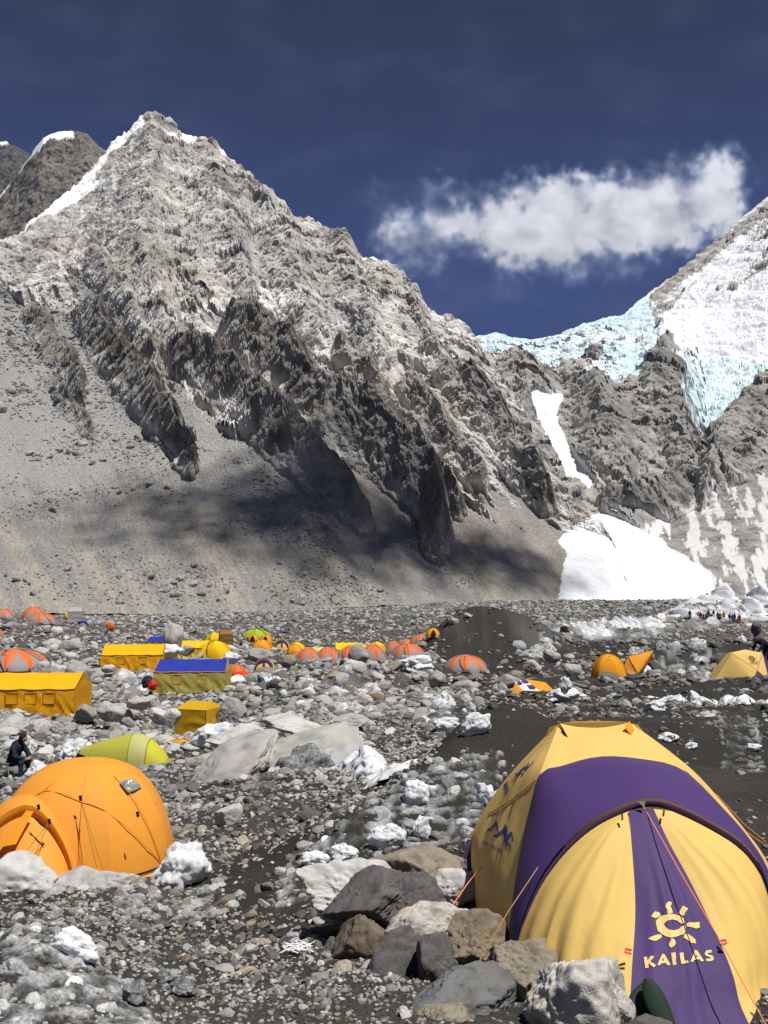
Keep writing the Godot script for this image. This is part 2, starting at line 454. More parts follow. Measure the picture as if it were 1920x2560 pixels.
func peak_point(a: float, d: float, h: float, seg: int, t: float) -> Array:
	var q := Vector2(a, h / d)
	var p := Vector3(a * d, EYE + h, -d)
	var wob := Vector2(n_streak.get_noise_3dv(p * 1.2), n_streak.get_noise_3d(p.z, p.x, p.y)) * 0.007
	var rise := Vector2.ZERO
	var dark := 0.0
	var hgt := 0.0
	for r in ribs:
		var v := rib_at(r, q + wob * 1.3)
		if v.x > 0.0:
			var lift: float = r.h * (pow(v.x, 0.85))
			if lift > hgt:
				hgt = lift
				dark = maxf(dark, r.dark * smoothstep(0.12, 0.5, v.x) * (1.0 if v.y > 0.0 else 0.75))  # dark rock plus painted shade, one flank darker than the other
	var rocky := 0.0
	# pale scree chutes run up between the ribs, along their dip
	if seg == 1: rocky = smoothstep(0.16, 0.20, t + 0.42 * n_streak.get_noise_2d((a * 0.67 + q.y * 0.74) * 1500.0, (a - q.y) * 110.0) + 0.05 * n_fine.get_noise_3dv(p))
	elif seg == 2: rocky = 1.0
	rocky = maxf(rocky, smoothstep(2.0, 6.0, hgt))
	var big := n_big.get_noise_3d(p.x, p.y * 0.6, p.z)
	var mid := n_mid.get_noise_3d(p.x, p.y * 0.7, p.z)
	var cell := n_cell.get_noise_3dv(p)
	var fine := n_fine.get_noise_3dv(p)
	var edge := 1.0
	if seg == 1: edge = lerpf(1.0, 0.6, smoothstep(0.8, 1.0, t))
	if seg == 2: edge = 0.6
	# broken blocks, longer along the dip of the beds
	var bl := 0.0
	for k in [-1.8, 0.0, 1.8]: bl += n_block.get_noise_3d(p.x * 1.1 + (p.y + k) * 0.55, (p.y + k) * 0.62 - p.x * 0.3, p.z + k * 0.8) / 3.0
	var bl2 := 0.0
	for k in [-0.8, 0.8]: bl2 += n_block2.get_noise_3d(p.x * 1.1 + (p.y + k) * 0.5, (p.y + k) * 0.6 - p.x * 0.3, p.z + k * 0.8) / 2.0
	var out := rocky * (big * 11.0 * edge + mid * 3.2 + cell * 0.9 + bl * 2.4 + bl2 * 1.4 + fine * 1.0 - 3.0 * edge) + (1.0 - rocky) * (mid * 0.9 + fine * 0.45)
	out += hgt
	out *= smoothstep(0.29, 0.22, a)
	var dir := Vector3(-a, 0, 1).normalized() * 0.75 + Vector3(0, 0.66, 0)
	p += dir * out
	# rock colours, with flank shade painted into the dark ribs
	var tone := n_tone.get_noise_3d(p.x, p.y * 0.8, p.z)
	var streak := n_streak.get_noise_3d(p.x * 1.4 + p.y * 0.4, p.y * 0.35, p.z)
	var kind := 0
	var c: Color
	if rocky > 0.5:
		kind = 1
		var lo := Color(0.30, 0.295, 0.288)
		var hi := Color(0.78, 0.768, 0.745)
		var v := 0.55 + 0.5 * tone + 0.5 * streak + 0.22 * fine + 0.16 * bl + 0.14 * bl2 - 0.2 * mid
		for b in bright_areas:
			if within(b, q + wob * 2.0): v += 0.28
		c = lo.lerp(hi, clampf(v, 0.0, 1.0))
		c = c.lerp(Color(0.43, 0.39, 0.325), clampf(n_tone.get_noise_3d(p.z * 1.3, p.x * 1.3, p.y * 1.3) * 1.5, 0.0, 0.5))
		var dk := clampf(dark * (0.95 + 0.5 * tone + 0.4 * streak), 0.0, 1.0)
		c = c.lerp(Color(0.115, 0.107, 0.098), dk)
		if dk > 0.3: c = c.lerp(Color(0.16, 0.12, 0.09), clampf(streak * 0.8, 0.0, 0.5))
		for s in snow_areas:
			if within(s, q + wob * 0.5):
				kind = 2
				c = Color(0.82, 0.84, 0.87)
				break
	else:
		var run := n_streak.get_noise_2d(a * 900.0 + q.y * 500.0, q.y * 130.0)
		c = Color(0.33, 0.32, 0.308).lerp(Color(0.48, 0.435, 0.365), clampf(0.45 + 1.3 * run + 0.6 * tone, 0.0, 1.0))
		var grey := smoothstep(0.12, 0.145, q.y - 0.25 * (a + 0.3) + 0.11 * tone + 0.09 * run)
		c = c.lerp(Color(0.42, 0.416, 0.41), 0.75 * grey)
		if t > 0.02 and a > -0.6 and a < 0.1: scree_pts.append(p)
		c = c.lerp(Color(0.34, 0.32, 0.29), clampf(fine * 1.2 - 0.25, 0.0, 0.5))
	if a > 0.08 and within(fan_area, q + wob * 0.9):
		kind = 2
		c = Color(0.66, 0.675, 0.70)
	return [p, c, kind]

var pass_snow := []
var pass_ice := []
var pass_ribs := []

func build_pass() -> void:
	var toe := lines([[880, 1312, 440], [1205, 1300, 430], [1400, 1305, 420], [1540, 1300, 430], [1659, 1290, 440], [2300, 1290, 470]])
	var mid := lines([[880, 1150, 560], [1200, 1118, 590], [1290, 1105, 600], [1360, 1115, 600], [1450, 1130, 600], [1560, 1070, 640], [1659, 1020, 660], [2300, 950, 720]])
	var high := lines([[880, 800, 900], [1060, 775, 900], [1200, 832, 860], [1290, 810, 860], [1400, 830, 830], [1480, 840, 860], [1530, 985, 780], [1600, 925, 830], [1659, 885, 860], [2300, 700, 1000]])
	var crest := lines([[880, 790, 1050], [1020, 735, 1060], [1040, 727, 1060], [1070, 722, 1060], [1100, 729, 1070], [1150, 736, 1090], [1200, 726, 1090], [1250, 706, 1100], [1300, 690, 1110], [1350, 680, 1150], [1370, 660, 1230], [1450, 600, 1400], [1500, 560, 1500], [1560, 510, 1600], [1600, 472, 1680], [1659, 425, 1760], [1800, 330, 1900], [2300, 200, 2300]])
	var behind := []
	for p in crest: behind.append([p[0], p[1] * 0.6, p[2] * 1.4])
	pass_snow = [
		area([[1205, 1320], [1205, 1288], [1227, 1200], [1210, 1172], [1247, 1130], [1300, 1104], [1345, 1120], [1400, 1152], [1480, 1203], [1537, 1237], [1560, 1330], [1400, 1330]]),
		area([[1125, 868], [1185, 862], [1217, 850], [1205, 905], [1240, 985], [1290, 1045], [1270, 1068], [1225, 1032], [1190, 960], [1160, 905]]),
		area([[1420, 690], [1500, 668], [1570, 640], [1659, 585], [2400, 300], [2400, 700], [1659, 800], [1600, 790], [1540, 770], [1480, 775], [1440, 735]])]
	pass_ice = [
		area([[1250, 832], [1300, 770], [1312, 735], [1300, 660], [1400, 640], [1426, 742], [1390, 806], [1340, 836], [1300, 814]]),
		area([[1015, 700], [1150, 700], [1300, 660], [1352, 676], [1395, 680], [1405, 700], [1330, 765], [1312, 738], [1272, 768], [1200, 806], [1150, 802], [1100, 782], [1036, 772]]),
		area([[1470, 770], [1540, 765], [1600, 785], [1659, 795], [2400, 690], [2400, 800], [1659, 872], [1600, 925], [1562, 962], [1524, 988], [1500, 965], [1482, 905], [1462, 872], [1487, 832]])]
	pass_ribs = [
		rib([[1425, 735], [1445, 790], [1475, 860], [1490, 960], [1500, 1040]], 0.024, 18, 0.5),
		rib([[1285, 850], [1310, 910], [1330, 980], [1360, 1060]], 0.022, 17, 0.45),
		rib([[1120, 800], [1170, 850], [1150, 880], [1130, 900]], 0.02, 20, 0.3),
		rib([[1659, 880], [1600, 950], [1560, 1010], [1540, 1060]], 0.03, 35, 0.35),
		rib([[1320, 1095], [1380, 1100], [1440, 1080], [1500, 1060]], 0.014, 14, 0.9)]
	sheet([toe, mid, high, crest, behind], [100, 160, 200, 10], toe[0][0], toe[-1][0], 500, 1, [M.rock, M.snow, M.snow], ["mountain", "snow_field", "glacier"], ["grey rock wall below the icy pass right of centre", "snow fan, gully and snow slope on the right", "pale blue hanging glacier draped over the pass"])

func pass_point(a: float, d: float, h: float, seg: int, t: float) -> Array:
	var q := Vector2(a, h / d)
	var p := Vector3(a * d, EYE + h, -d)
	var wob := Vector2(n_streak.get_noise_3dv(p * 1.2), n_streak.get_noise_3d(p.z, p.x, p.y)) * 0.006
	var hgt := 0.0
	var dark := 0.0
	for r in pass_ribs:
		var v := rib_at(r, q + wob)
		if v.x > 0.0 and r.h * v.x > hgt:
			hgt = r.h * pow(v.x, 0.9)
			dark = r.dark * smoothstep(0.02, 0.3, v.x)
	var kind := 0
	for s in pass_snow:
		if within(s, q + wob * 0.6): kind = 1
	var fan := kind
	for s in pass_ice:
		if within(s, q + wob * 0.8): kind = 2
	var big := n_big.get_noise_3dv(p)
	var mid := n_mid.get_noise_3dv(p)
	var cell := n_cell.get_noise_3dv(p * 0.8)
	var fine := n_fine.get_noise_3dv(p)
	var tone := n_tone.get_noise_3dv(p)
	var streak := n_streak.get_noise_3d(p.x * 1.2, p.y * 0.4, p.z)
	var out := 0.0
	var c: Color
	# snow and rock banding on the upper right shoulder
	if kind == 0 and seg >= 2 and a > 0.19 and q.y > 0.26:
		var band := n_streak.get_noise_2d((a * 0.8 - q.y) * 900.0, (a + q.y) * 130.0) + 0.4 * n_mid.get_noise_3dv(p)
		if band < 0.10: kind = 1
	if kind == 0 and seg == 0 and a > 0.22:
		var w := n_streak.get_noise_2d(a * 1500.0 + q.y * 500.0, q.y * 500.0 - a * 250.0) + 0.3 * n_streak.get_noise_3dv(p)
		if w > 0.04 and a > 0.25: kind = 1
	if kind == 0:
		out = big * 12.0 + mid * 4.0 + cell * 1.0 + 4.2 * n_block.get_noise_3d(p.x * 1.1 + p.y * 0.5, p.y * 0.6, p.z) + 1.6 * n_block2.get_noise_3d(p.x, p.y * 0.6, p.z) + fine * 0.7 + hgt
		if seg == 0:
			out = mid * 1.5 + fine * 0.7 + hgt
			c = Color(0.26, 0.254, 0.246).lerp(Color(0.37, 0.362, 0.35), clampf(0.5 + streak, 0, 1))
		else:
			c = Color(0.25, 0.244, 0.236).lerp(Color(0.58, 0.565, 0.54), clampf(0.45 + 0.6 * tone + 0.6 * streak + 0.15 * fine, 0, 1))
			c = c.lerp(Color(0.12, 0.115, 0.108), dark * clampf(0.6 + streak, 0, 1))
	elif kind == 1:
		out = mid * 1.6 + hgt * 0.6
		if seg == 0 and fan == 1: out = mid * 0.7 + 9.0 * exp(-pow((a - 0.165) / 0.05, 2.0)) * sin(PI * clampf(t, 0.0, 1.0))
		if seg >= 2: out += big * 9.0 + mid * 2.5 + fine * 0.5
		c = Color(0.66, 0.675, 0.70) if seg == 0 else Color(0.63, 0.65, 0.68)
		if seg == 0 and fan == 0: c = Color(0.55, 0.545, 0.54)
	else:
		out = 8.0 + cell * 8.0 + mid * 5.0 + 2.2 * n_block.get_noise_3dv(p * 1.5) + fine * 1.2 + hgt * 0.5
		c = Color(0.47, 0.595, 0.635).lerp(Color(0.64, 0.675, 0.70), clampf(0.35 + 0.9 * tone + 0.7 * streak, 0, 1))
	if seg == 3 or (seg == 2 and t > 0.9): out *= 0.4
	p += (Vector3(-a, 0, 1).normalized() * 0.75 + Vector3(0, 0.66, 0)) * out
	return [p, c, kind]

func build_far_peaks() -> void:
	# second summit, shade painted into its rock, and the dark one at the edge
	var toe := lines([[-420, 700, 1000], [0, 620, 1000], [420, 500, 1050]])
	var crest := lines([[-420, 660, 1400], [-60, 470, 1380], [0, 432, 1370], [35, 390, 1360], [68, 340, 1350], [95, 305, 1340], [125, 294, 1340], [152, 294, 1340], [165, 288, 1340], [188, 291, 1340], [214, 322, 1350], [250, 340, 1360], [420, 520, 1400]])
	var behind := []
	for p in crest: behind.append([p[0], p[1] * 0.6, p[2] * 1.4])
	snow_areas = [area([[66, 346], [95, 303], [125, 290], [158, 292], [162, 306], [140, 304], [110, 316], [80, 342], [50, 372], [10, 425], [-20, 450], [-20, 436], [40, 375]])]
	bright_areas = []
	ribs = []
	sheet([toe, crest, behind], [130, 10], toe[0][0], toe[-1][0], 230, 2, [M.rock, M.snow], ["mountain", "snow_field"], ["rock summit darkened with painted shade, with a snow cornice behind the left ridge", "rounded snow cornice on the summit behind the left ridge"])
	toe = lines([[-420, 560, 1500], [0, 500, 1500], [160, 480, 1500]])
	crest = lines([[-420, 380, 1800], [-100, 330, 1780], [0, 315, 1760], [14, 312, 1760], [35, 322, 1750], [60, 336, 1750], [80, 352, 1750], [160, 420, 1760]])
	behind = []
	for p in crest: behind.append([p[0], p[1] * 0.6, p[2] * 1.4])
	snow_areas = [area([[-10, 318], [2, 306], [16, 310], [18, 318], [0, 322]])]
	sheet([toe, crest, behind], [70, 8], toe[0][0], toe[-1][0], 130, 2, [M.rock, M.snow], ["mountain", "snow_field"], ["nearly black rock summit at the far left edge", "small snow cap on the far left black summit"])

func far_point(a: float, d: float, h: float, seg: int, t: float) -> Array:
	var q := Vector2(a, h / d)
	var p := Vector3(a * d, EYE + h, -d)
	var wob := Vector2(n_streak.get_noise_3dv(p * 0.8), n_streak.get_noise_3d(p.z, p.x, p.y)) * 0.003
	var kind := 0
	for s in snow_areas:
		if within(s, q + wob): kind = 1
	var fade := 0.4 if seg == 1 or t > 0.92 else 1.0
	var out := (n_big.get_noise_3dv(p) * 18.0 + n_mid.get_noise_3dv(p) * 8.0) * fade
	var c := Color(0.14, 0.13, 0.115).lerp(Color(0.24, 0.22, 0.195), clampf(0.5 + n_tone.get_noise_3dv(p) + n_streak.get_noise_3dv(p) * 0.6, 0, 1))  # low rock tones paint in the shade on this summit
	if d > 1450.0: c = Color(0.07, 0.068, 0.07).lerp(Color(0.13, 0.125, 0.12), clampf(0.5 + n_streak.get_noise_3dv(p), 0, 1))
	if kind == 1:
		out = 7.0 + n_mid.get_noise_3dv(p) * 1.5
		c = Color(0.8, 0.82, 0.85)
	p += (Vector3(-a, 0, 1).normalized() * 0.75 + Vector3(0, 0.66, 0)) * out
	return [p, c, kind]

# ---------------------------------------------------------------- moraine
var g_w := PackedFloat32Array()
var g_p := PackedVector2Array()
var g_grid := PackedFloat32Array()
const GA := 240
const GD := 170
const A_MIN := -1.5
const A_MAX := 1.5
const D_MIN := 0.8
const D_MAX := 480.0
var n_hum: FastNoiseLite
var n_lump: FastNoiseLite

# hummocks of the glacier: start, run, radius, height
var bumps := [[-2.3, -5.6, 0.3, 0.7, 0.75, 0.30], [-0.35, -9.6, 1.9, -2.9, 1.0, 0.42], [1.6, -12.6, 4.5, -1.6, 1.3, 0.40], [9.0, -94.0, 5.0, -1.0, 5.5, 3.0], [19.0, -62.0, 5.0, -1.5, 3.0, 1.3], [-6.0, -60.0, 5.0, -1.0, 2.5, 1.0]]
func tps(r2: float) -> float:
	return 0.0 if r2 < 1e-9 else r2 * log(r2)

func level_ground(pts: Array) -> void:
	# smooth surface through surveyed ground points (thin plate in bearing and log distance)
	var n := pts.size()
	var m := n + 3
	var A := []
	var hs := []
	for p in pts:
		var s := sight(p[0], p[1])
		g_p.append(Vector2(s.x * 3.0, log(p[2])))
		hs.append(s.y * p[2])
	for i in n:
		var row := PackedFloat64Array()
		row.resize(m + 1)
		for j in n: row[j] = tps(g_p[i].distance_squared_to(g_p[j]))
		row[i] += 0.02
		row[n] = 1.0
		row[n + 1] = g_p[i].x
		row[n + 2] = g_p[i].y
		row[m] = hs[i]
		A.append(row)
	for k in 3:
		var row := PackedFloat64Array()
		row.resize(m + 1)
		for j in n: row[j] = [1.0, g_p[j].x, g_p[j].y][k]
		A.append(row)
	for i in m:
		var piv := i
		for k in range(i + 1, m):
			if absf(A[k][i]) > absf(A[piv][i]): piv = k
		var tmp = A[i]
		A[i] = A[piv]
		A[piv] = tmp
		for k in range(i + 1, m):
			var f: float = A[k][i] / A[i][i]
			if f != 0.0:
				var rk: PackedFloat64Array = A[k]
				var ri: PackedFloat64Array = A[i]
				for j in range(i, m + 1): rk[j] -= f * ri[j]
				A[k] = rk
	g_w.resize(m)
	for i in range(m - 1, -1, -1):
		var s: float = A[i][m]
		for j in range(i + 1, m): s -= A[i][j] * g_w[j]
		g_w[i] = s / A[i][i]
	g_grid.resize((GA + 1) * (GD + 1))
	for j in GD + 1:
		for i in GA + 1:
			var q := Vector2(lerpf(A_MIN, A_MAX, float(i) / GA) * 3.0, lerpf(log(D_MIN), log(D_MAX), float(j) / GD))
			q.x = clampf(q.x, -1.7, 1.7)
			q.y = maxf(q.y, 1.25)
			var s := g_w[n] + g_w[n + 1] * q.x + g_w[n + 2] * q.y
			for k in n: s += g_w[k] * tps(q.distance_squared_to(g_p[k]))
			g_grid[j * (GA + 1) + i] = clampf(s, -12.0, 4.0)

func ground_y(x: float, z: float) -> float:
	var d := maxf(-z, D_MIN)
	var u := clampf((x / d - A_MIN) / (A_MAX - A_MIN), 0.0, 0.99999) * GA
	var v := clampf((log(d) - log(D_MIN)) / (log(D_MAX) - log(D_MIN)), 0.0, 0.99999) * GD
	var i := int(u)
	var j := int(v)
	var fu := u - i
	var fv := v - j
	var b := j * (GA + 1) + i
	var h := lerpf(lerpf(g_grid[b], g_grid[b + 1], fu), lerpf(g_grid[b + GA + 1], g_grid[b + GA + 2], fu), fv)
	for m in bumps:
		var p := Vector2(x - m[0], z - m[1])
		var e := Vector2(m[2], m[3])
		var t := clampf(p.dot(e) / maxf(e.length_squared(), 0.01), 0.0, 1.0)
		var q: float = p.distance_squared_to(e * t) / (m[4] * m[4])
		if q < 6.0: h += m[5] * exp(-q * 1.4)
	var k := smoothstep(6.0, 60.0, d)
	return EYE + h + n_hum.get_noise_2d(x, z) * (0.05 + 0.45 * k) + n_lump.get_noise_2d(x, z) * (0.07 + 0.06 * k)

func drop(px: float, d: float) -> Vector3:      # the ground under a sighted bearing at a distance
	var a := (px - 960.0) / FOCAL
	for k in 3:
		var y := ground_y(a * d, -d) - EYE
		a = (px - 960.0) / FOCAL * (cos(TILT) + sin(TILT) * y / d)
	return Vector3(a * d, ground_y(a * d, -d), -d)

func build_ground() -> void:
	n_hum = noise(201, 0.09, 3)
	n_lump = noise(203, 0.55, 4, 0, 1, 0.6)
	level_ground([
		[960, 2560, 4.3], [0, 2560, 4.6], [1700, 2600, 4.5], [150, 2290, 6.6], [420, 2480, 5.2], [300, 2200, 9.6], [440, 2190, 9.9], [60, 2225, 8.6], [600, 2100, 12], [700, 2250, 8.2], [1000, 2400, 5.6], [560, 2400, 6.0],
		[660, 1935, 17.5], [300, 1905, 27], [940, 1895, 24], [1850, 2100, 7.6], [1850, 1900, 13], [1700, 1800, 22], [1700, 1740, 37], [1300, 1800, 21], [1100, 1900, 14.5], [1000, 2050, 10.5], [1200, 2260, 6.8],
		[1330, 1730, 42], [1520, 1692, 53], [1000, 1760, 45], [800, 1750, 48], [700, 1800, 38], [500, 1840, 50], [490, 1868, 38], [470, 1852, 44], [150, 1788, 54], [150, 1870, 32], [30, 1935, 24], [480, 1717, 68], [330, 1677, 85], [600, 1680, 82], [850, 1655, 86], [1165, 1668, 76], [1030, 1630, 110],
		[500, 1632, 100], [560, 1597, 125], [640, 1602, 118], [40, 1660, 85], [30, 1543, 122], [100, 1551, 118], [190, 1558, 122], [280, 1600, 105], [1200, 1557, 100], [1130, 1590, 96], [1330, 1604, 96], [1220, 1650, 84], [1830, 1562, 158], [1740, 1534, 164], [1850, 1562, 152], [1560, 1600, 110],
		[1900, 1640, 60], [1600, 1562, 150], [1000, 1535, 200], [600, 1560, 172], [300, 1560, 172], [700, 1532, 250], [1300, 1503, 290], [1600, 1512, 250], [0, 1540, 190], [1850, 1500, 260], [0, 1540, 330], [960, 1520, 400], [1900, 1500, 400]])
	set_ice()
	var a_list := PackedFloat32Array()
	for i in range(0, 40): a_list.append(lerpf(-1.4, -0.46, i / 40.0))
	for i in range(0, 700): a_list.append(lerpf(-0.46, 0.46, i / 700.0))
	for i in range(0, 41): a_list.append(lerpf(0.46, 1.4, i / 40.0))
	var d_list := PackedFloat32Array()
	var d := 0.9
	while d < 470.0:
		d_list.append(d)
		var step := 0.03 if d < 3.4 else clampf(0.0005 * d, 0.004, 0.03)
		d *= 1.0 + step
	var cols := a_list.size()
	var rows := d_list.size()
	var pos := PackedVector3Array()
	var col := PackedColorArray()
	pos.resize(cols * rows)
	col.resize(cols * rows)
	for r in rows:
		for c in cols:
			var x := a_list[c] * d_list[r]
			var z := -d_list[r]
			var y := ground_y(x, z)
			var ice := ice_at(x, z)
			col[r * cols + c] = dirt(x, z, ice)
			pos[r * cols + c] = Vector3(x, y + clampf(ice, 0.0, 0.6) * 0.006 * minf(d_list[r], 20.0), z)
	var nor := PackedVector3Array()
	nor.resize(cols * rows)
	var ind := PackedInt32Array()
	for r in rows:
		for c in cols:
			var e0 := pos[r * cols + mini(c + 1, cols - 1)] - pos[r * cols + maxi(c - 1, 0)]
			var e1 := pos[mini(r + 1, rows - 1) * cols + c] - pos[maxi(r - 1, 0) * cols + c]
			nor[r * cols + c] = e0.cross(e1).normalized()
			if r < rows - 1 and c < cols - 1:
				var i0 := r * cols + c
				ind.append_array(PackedInt32Array([i0, i0 + cols, i0 + 1, i0 + 1, i0 + cols, i0 + cols + 1]))
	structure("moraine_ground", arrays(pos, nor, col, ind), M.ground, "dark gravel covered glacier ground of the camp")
	var floor_mesh := PlaneMesh.new()
	floor_mesh.size = Vector2(7000, 7000)
	var fl := structure("valley_floor", floor_mesh, M.valley, "grey valley floor reaching away behind the moraine")
	fl.position = Vector3(0, -13.5, 0)

func arrays(pos: PackedVector3Array, nor: PackedVector3Array, col: PackedColorArray, ind: PackedInt32Array) -> ArrayMesh:
	var arr := []
	arr.resize(Mesh.ARRAY_MAX)
	arr[Mesh.ARRAY_VERTEX] = pos
	arr[Mesh.ARRAY_NORMAL] = nor
	if not col.is_empty(): arr[Mesh.ARRAY_COLOR] = col
	if not ind.is_empty(): arr[Mesh.ARRAY_INDEX] = ind
	var me := ArrayMesh.new()
	me.add_surface_from_arrays(Mesh.PRIMITIVE_TRIANGLES, arr)
	return me

func hit(px: float, py: float) -> Vector3:      # where a sight line meets the ground
	var s := sight(px, py)
	var d := 3.0
	while d < 420.0:
		if EYE + s.y * d <= ground_y(s.x * d, -d): break
		d *= 1.006
	return Vector3(s.x * d, ground_y(s.x * d, -d), -d)

var ice_zones := []
var n_ice: FastNoiseLite
var n_ice2: FastNoiseLite

func set_ice() -> void:
	for q in [[[1120, 1605], [1160, 1565], [1230, 1560], [1300, 1590], [1330, 1650], [1230, 1655], [1130, 1650]], [[1240, 1830], [1320, 1790], [1480, 1800], [1620, 1830], [1560, 1900], [1300, 1900]], [[1480, 1790], [1900, 1780], [1900, 1860], [1620, 1850]], [[860, 2080], [980, 1990], [1120, 1900], [1250, 1840], [1300, 1900], [1220, 2080], [1050, 2150], [900, 2160]], [[1700, 1860], [1920, 1860], [1920, 2060], [1800, 2000]], [[500, 2200], [640, 2110], [760, 2110], [700, 2230], [560, 2290]]]: grit_zones.append(zone(q))
	n_ice = noise(301, 1.0, 3, 0, 1, 0.55)
	n_ice2 = noise(307, 1.0, 2, 0, 1, 0.55)
	for z in [
		[0.30, 5.0, [[0, 2330], [130, 2290], [170, 2320], [260, 2420], [330, 2470], [400, 2560], [380, 2640], [0, 2640]]],
		[0.17, 3.6, [[690, 2190], [800, 2060], [900, 2010], [1000, 1950], [1180, 1880], [1260, 1900], [1200, 2110], [1040, 2130], [870, 2150], [760, 2260], [690, 2270]]],
		[0.04, 4.5, [[290, 2235], [480, 2215], [620, 2230], [560, 2290], [400, 2310], [300, 2300]]],
		[-0.02, 3.0, [[1560, 1930], [1680, 1950], [1740, 2110], [1640, 2060]]],
		[0.0, 3.0, [[1780, 1790], [1900, 1800], [1900, 1930], [1820, 1930]]],
		[0.16, 0.5, [[740, 1690], [930, 1690], [930, 1790], [760, 1800]]],
		[0.12, 0.5, [[1060, 1720], [1180, 1720], [1200, 1780], [1050, 1775]]],
		[0.12, 0.5, [[1590, 1625], [1780, 1620], [1800, 1700], [1560, 1690]]],
		[0.0, 0.6, [[1290, 1600], [1380, 1590], [1380, 1650], [1290, 1650]]],
		[0.25, 0.35, [[1360, 1600], [1480, 1555], [1640, 1545], [1760, 1525], [1920, 1530], [1960, 1560], [1800, 1562], [1640, 1590], [1500, 1600], [1380, 1625]]],
		[0.14, 1.4, [[280, 1690], [400, 1670], [380, 1720], [300, 1740]]],
		[0.10, 1.6, [[640, 1900], [700, 1890], [690, 1990], [620, 1980]]]]:
		var p := PackedVector2Array()
		var r := Rect2()
		for q in z[2]:
			var w := hit(q[0], q[1])
			var v := Vector2(w.x, w.z)
			if p.is_empty(): r = Rect2(v, Vector2.ZERO)
			r = r.expand(v)
			p.append(v)
		ice_zones.append({"p": p, "r": r.grow(0.5), "bias": z[0], "f": z[1]})

var grit_zones := []
func in_grit(x: float, z: float) -> bool:      # fine black grit, few stones
	for k in grit_zones:
		if k.r.has_point(Vector2(x, z)) and Geometry2D.is_point_in_polygon(Vector2(x, z), k.p): return true
	return false

func zone(pts: Array) -> Dictionary:
	var p := PackedVector2Array()
	var r := Rect2()
	for q in pts:
		var w := hit(q[0], q[1])
		var v := Vector2(w.x, w.z)
		if p.is_empty(): r = Rect2(v, Vector2.ZERO)
		r = r.expand(v)
		p.append(v)
	return {"p": p, "r": r}

func ice_at(x: float, z: float) -> float:
	for k in ice_zones:
		if not k.r.has_point(Vector2(x, z)): continue
		var f: float = k.f
		var wob := Vector2(n_ice.get_noise_2d(x * f, z * f), n_ice.get_noise_2d(z * f, x * f)) * minf(0.6 / f, 0.35)
		if Geometry2D.is_point_in_polygon(Vector2(x, z) + wob, k.p):
			return k.bias + n_ice.get_noise_2d(x * f * 1.0 + 9.0, z * f * 1.2) + 0.22 * n_ice2.get_noise_2d(x * f * 3.5, z * f * 4.0)
	return -1.0

func dirt(x: float, z: float, ice: float) -> Color:
	var d := -z
	var a := x / d
	var t := n_hum.get_noise_2d(x * 2.0 + 50.0, z * 2.0)
	var t2 := n_lump.get_noise_2d(x * 1.5, z * 1.5 + 40.0)
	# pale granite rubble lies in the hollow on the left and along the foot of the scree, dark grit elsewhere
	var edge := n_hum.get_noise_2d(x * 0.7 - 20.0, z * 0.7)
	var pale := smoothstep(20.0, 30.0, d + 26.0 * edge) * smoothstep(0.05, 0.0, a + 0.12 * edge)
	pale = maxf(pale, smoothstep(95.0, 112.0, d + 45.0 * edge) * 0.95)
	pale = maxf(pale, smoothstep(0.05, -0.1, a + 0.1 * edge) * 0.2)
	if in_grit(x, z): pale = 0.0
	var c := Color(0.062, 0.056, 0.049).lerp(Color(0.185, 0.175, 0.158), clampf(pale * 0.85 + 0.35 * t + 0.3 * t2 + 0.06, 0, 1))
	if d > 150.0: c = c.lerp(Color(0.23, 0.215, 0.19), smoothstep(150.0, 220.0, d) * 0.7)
	if ice > 0.0:
		var k := smoothstep(0.0, 0.10, ice)
		var grit := n_ice2.get_noise_2d(x * 5.0 / maxf(1.0, d * 0.14), z * 5.0 / maxf(1.0, d * 0.14))
		var v := clampf(0.22 + 0.8 * ice + 0.3 * grit, 0.06, 0.72)
		c = c.lerp(Color(v * 0.98, v * 0.99, v), k * clampf(0.75 + grit, 0.25, 0.95))
	return c

# ---------------------------------------------------------------- stones
func ico(sub: int) -> Array:
	var g := (1.0 + sqrt(5.0)) / 2.0
	var v := PackedVector3Array()
	for p in [[-1, g, 0], [1, g, 0], [-1, -g, 0], [1, -g, 0], [0, -1, g], [0, 1, g], [0, -1, -g], [0, 1, -g], [g, 0, -1], [g, 0, 1], [-g, 0, -1], [-g, 0, 1]]: v.append(Vector3(p[0], p[1], p[2]).normalized())
	var f := PackedInt32Array([0, 11, 5, 0, 5, 1, 0, 1, 7, 0, 7, 10, 0, 10, 11, 1, 5, 9, 5, 11, 4, 11, 10, 2, 10, 7, 6, 7, 1, 8, 3, 9, 4, 3, 4, 2, 3, 2, 6, 3, 6, 8, 3, 8, 9, 4, 9, 5, 2, 4, 11, 6, 2, 10, 8, 6, 7, 9, 8, 1])
	var rev := PackedInt32Array()
	for i in range(0, f.size(), 3): rev.append_array(PackedInt32Array([f[i], f[i + 2], f[i + 1]]))
	f = rev
	for s in sub:
		var mid := {}
		var nf := PackedInt32Array()
		for i in range(0, f.size(), 3):
			var m := []
			for k in 3:
				var p := f[i + k]
				var q := f[i + (k + 1) % 3]
				var key := mini(p, q) * 100000 + maxi(p, q)
				if not mid.has(key):
					mid[key] = v.size()
					v.append(((v[p] + v[q]) * 0.5).normalized())
				m.append(mid[key])
			nf.append_array(PackedInt32Array([f[i], m[0], m[2], f[i + 1], m[1], m[0], f[i + 2], m[2], m[1], m[0], m[1], m[2]]))
		f = nf
	return [v, f]

var icos := {}
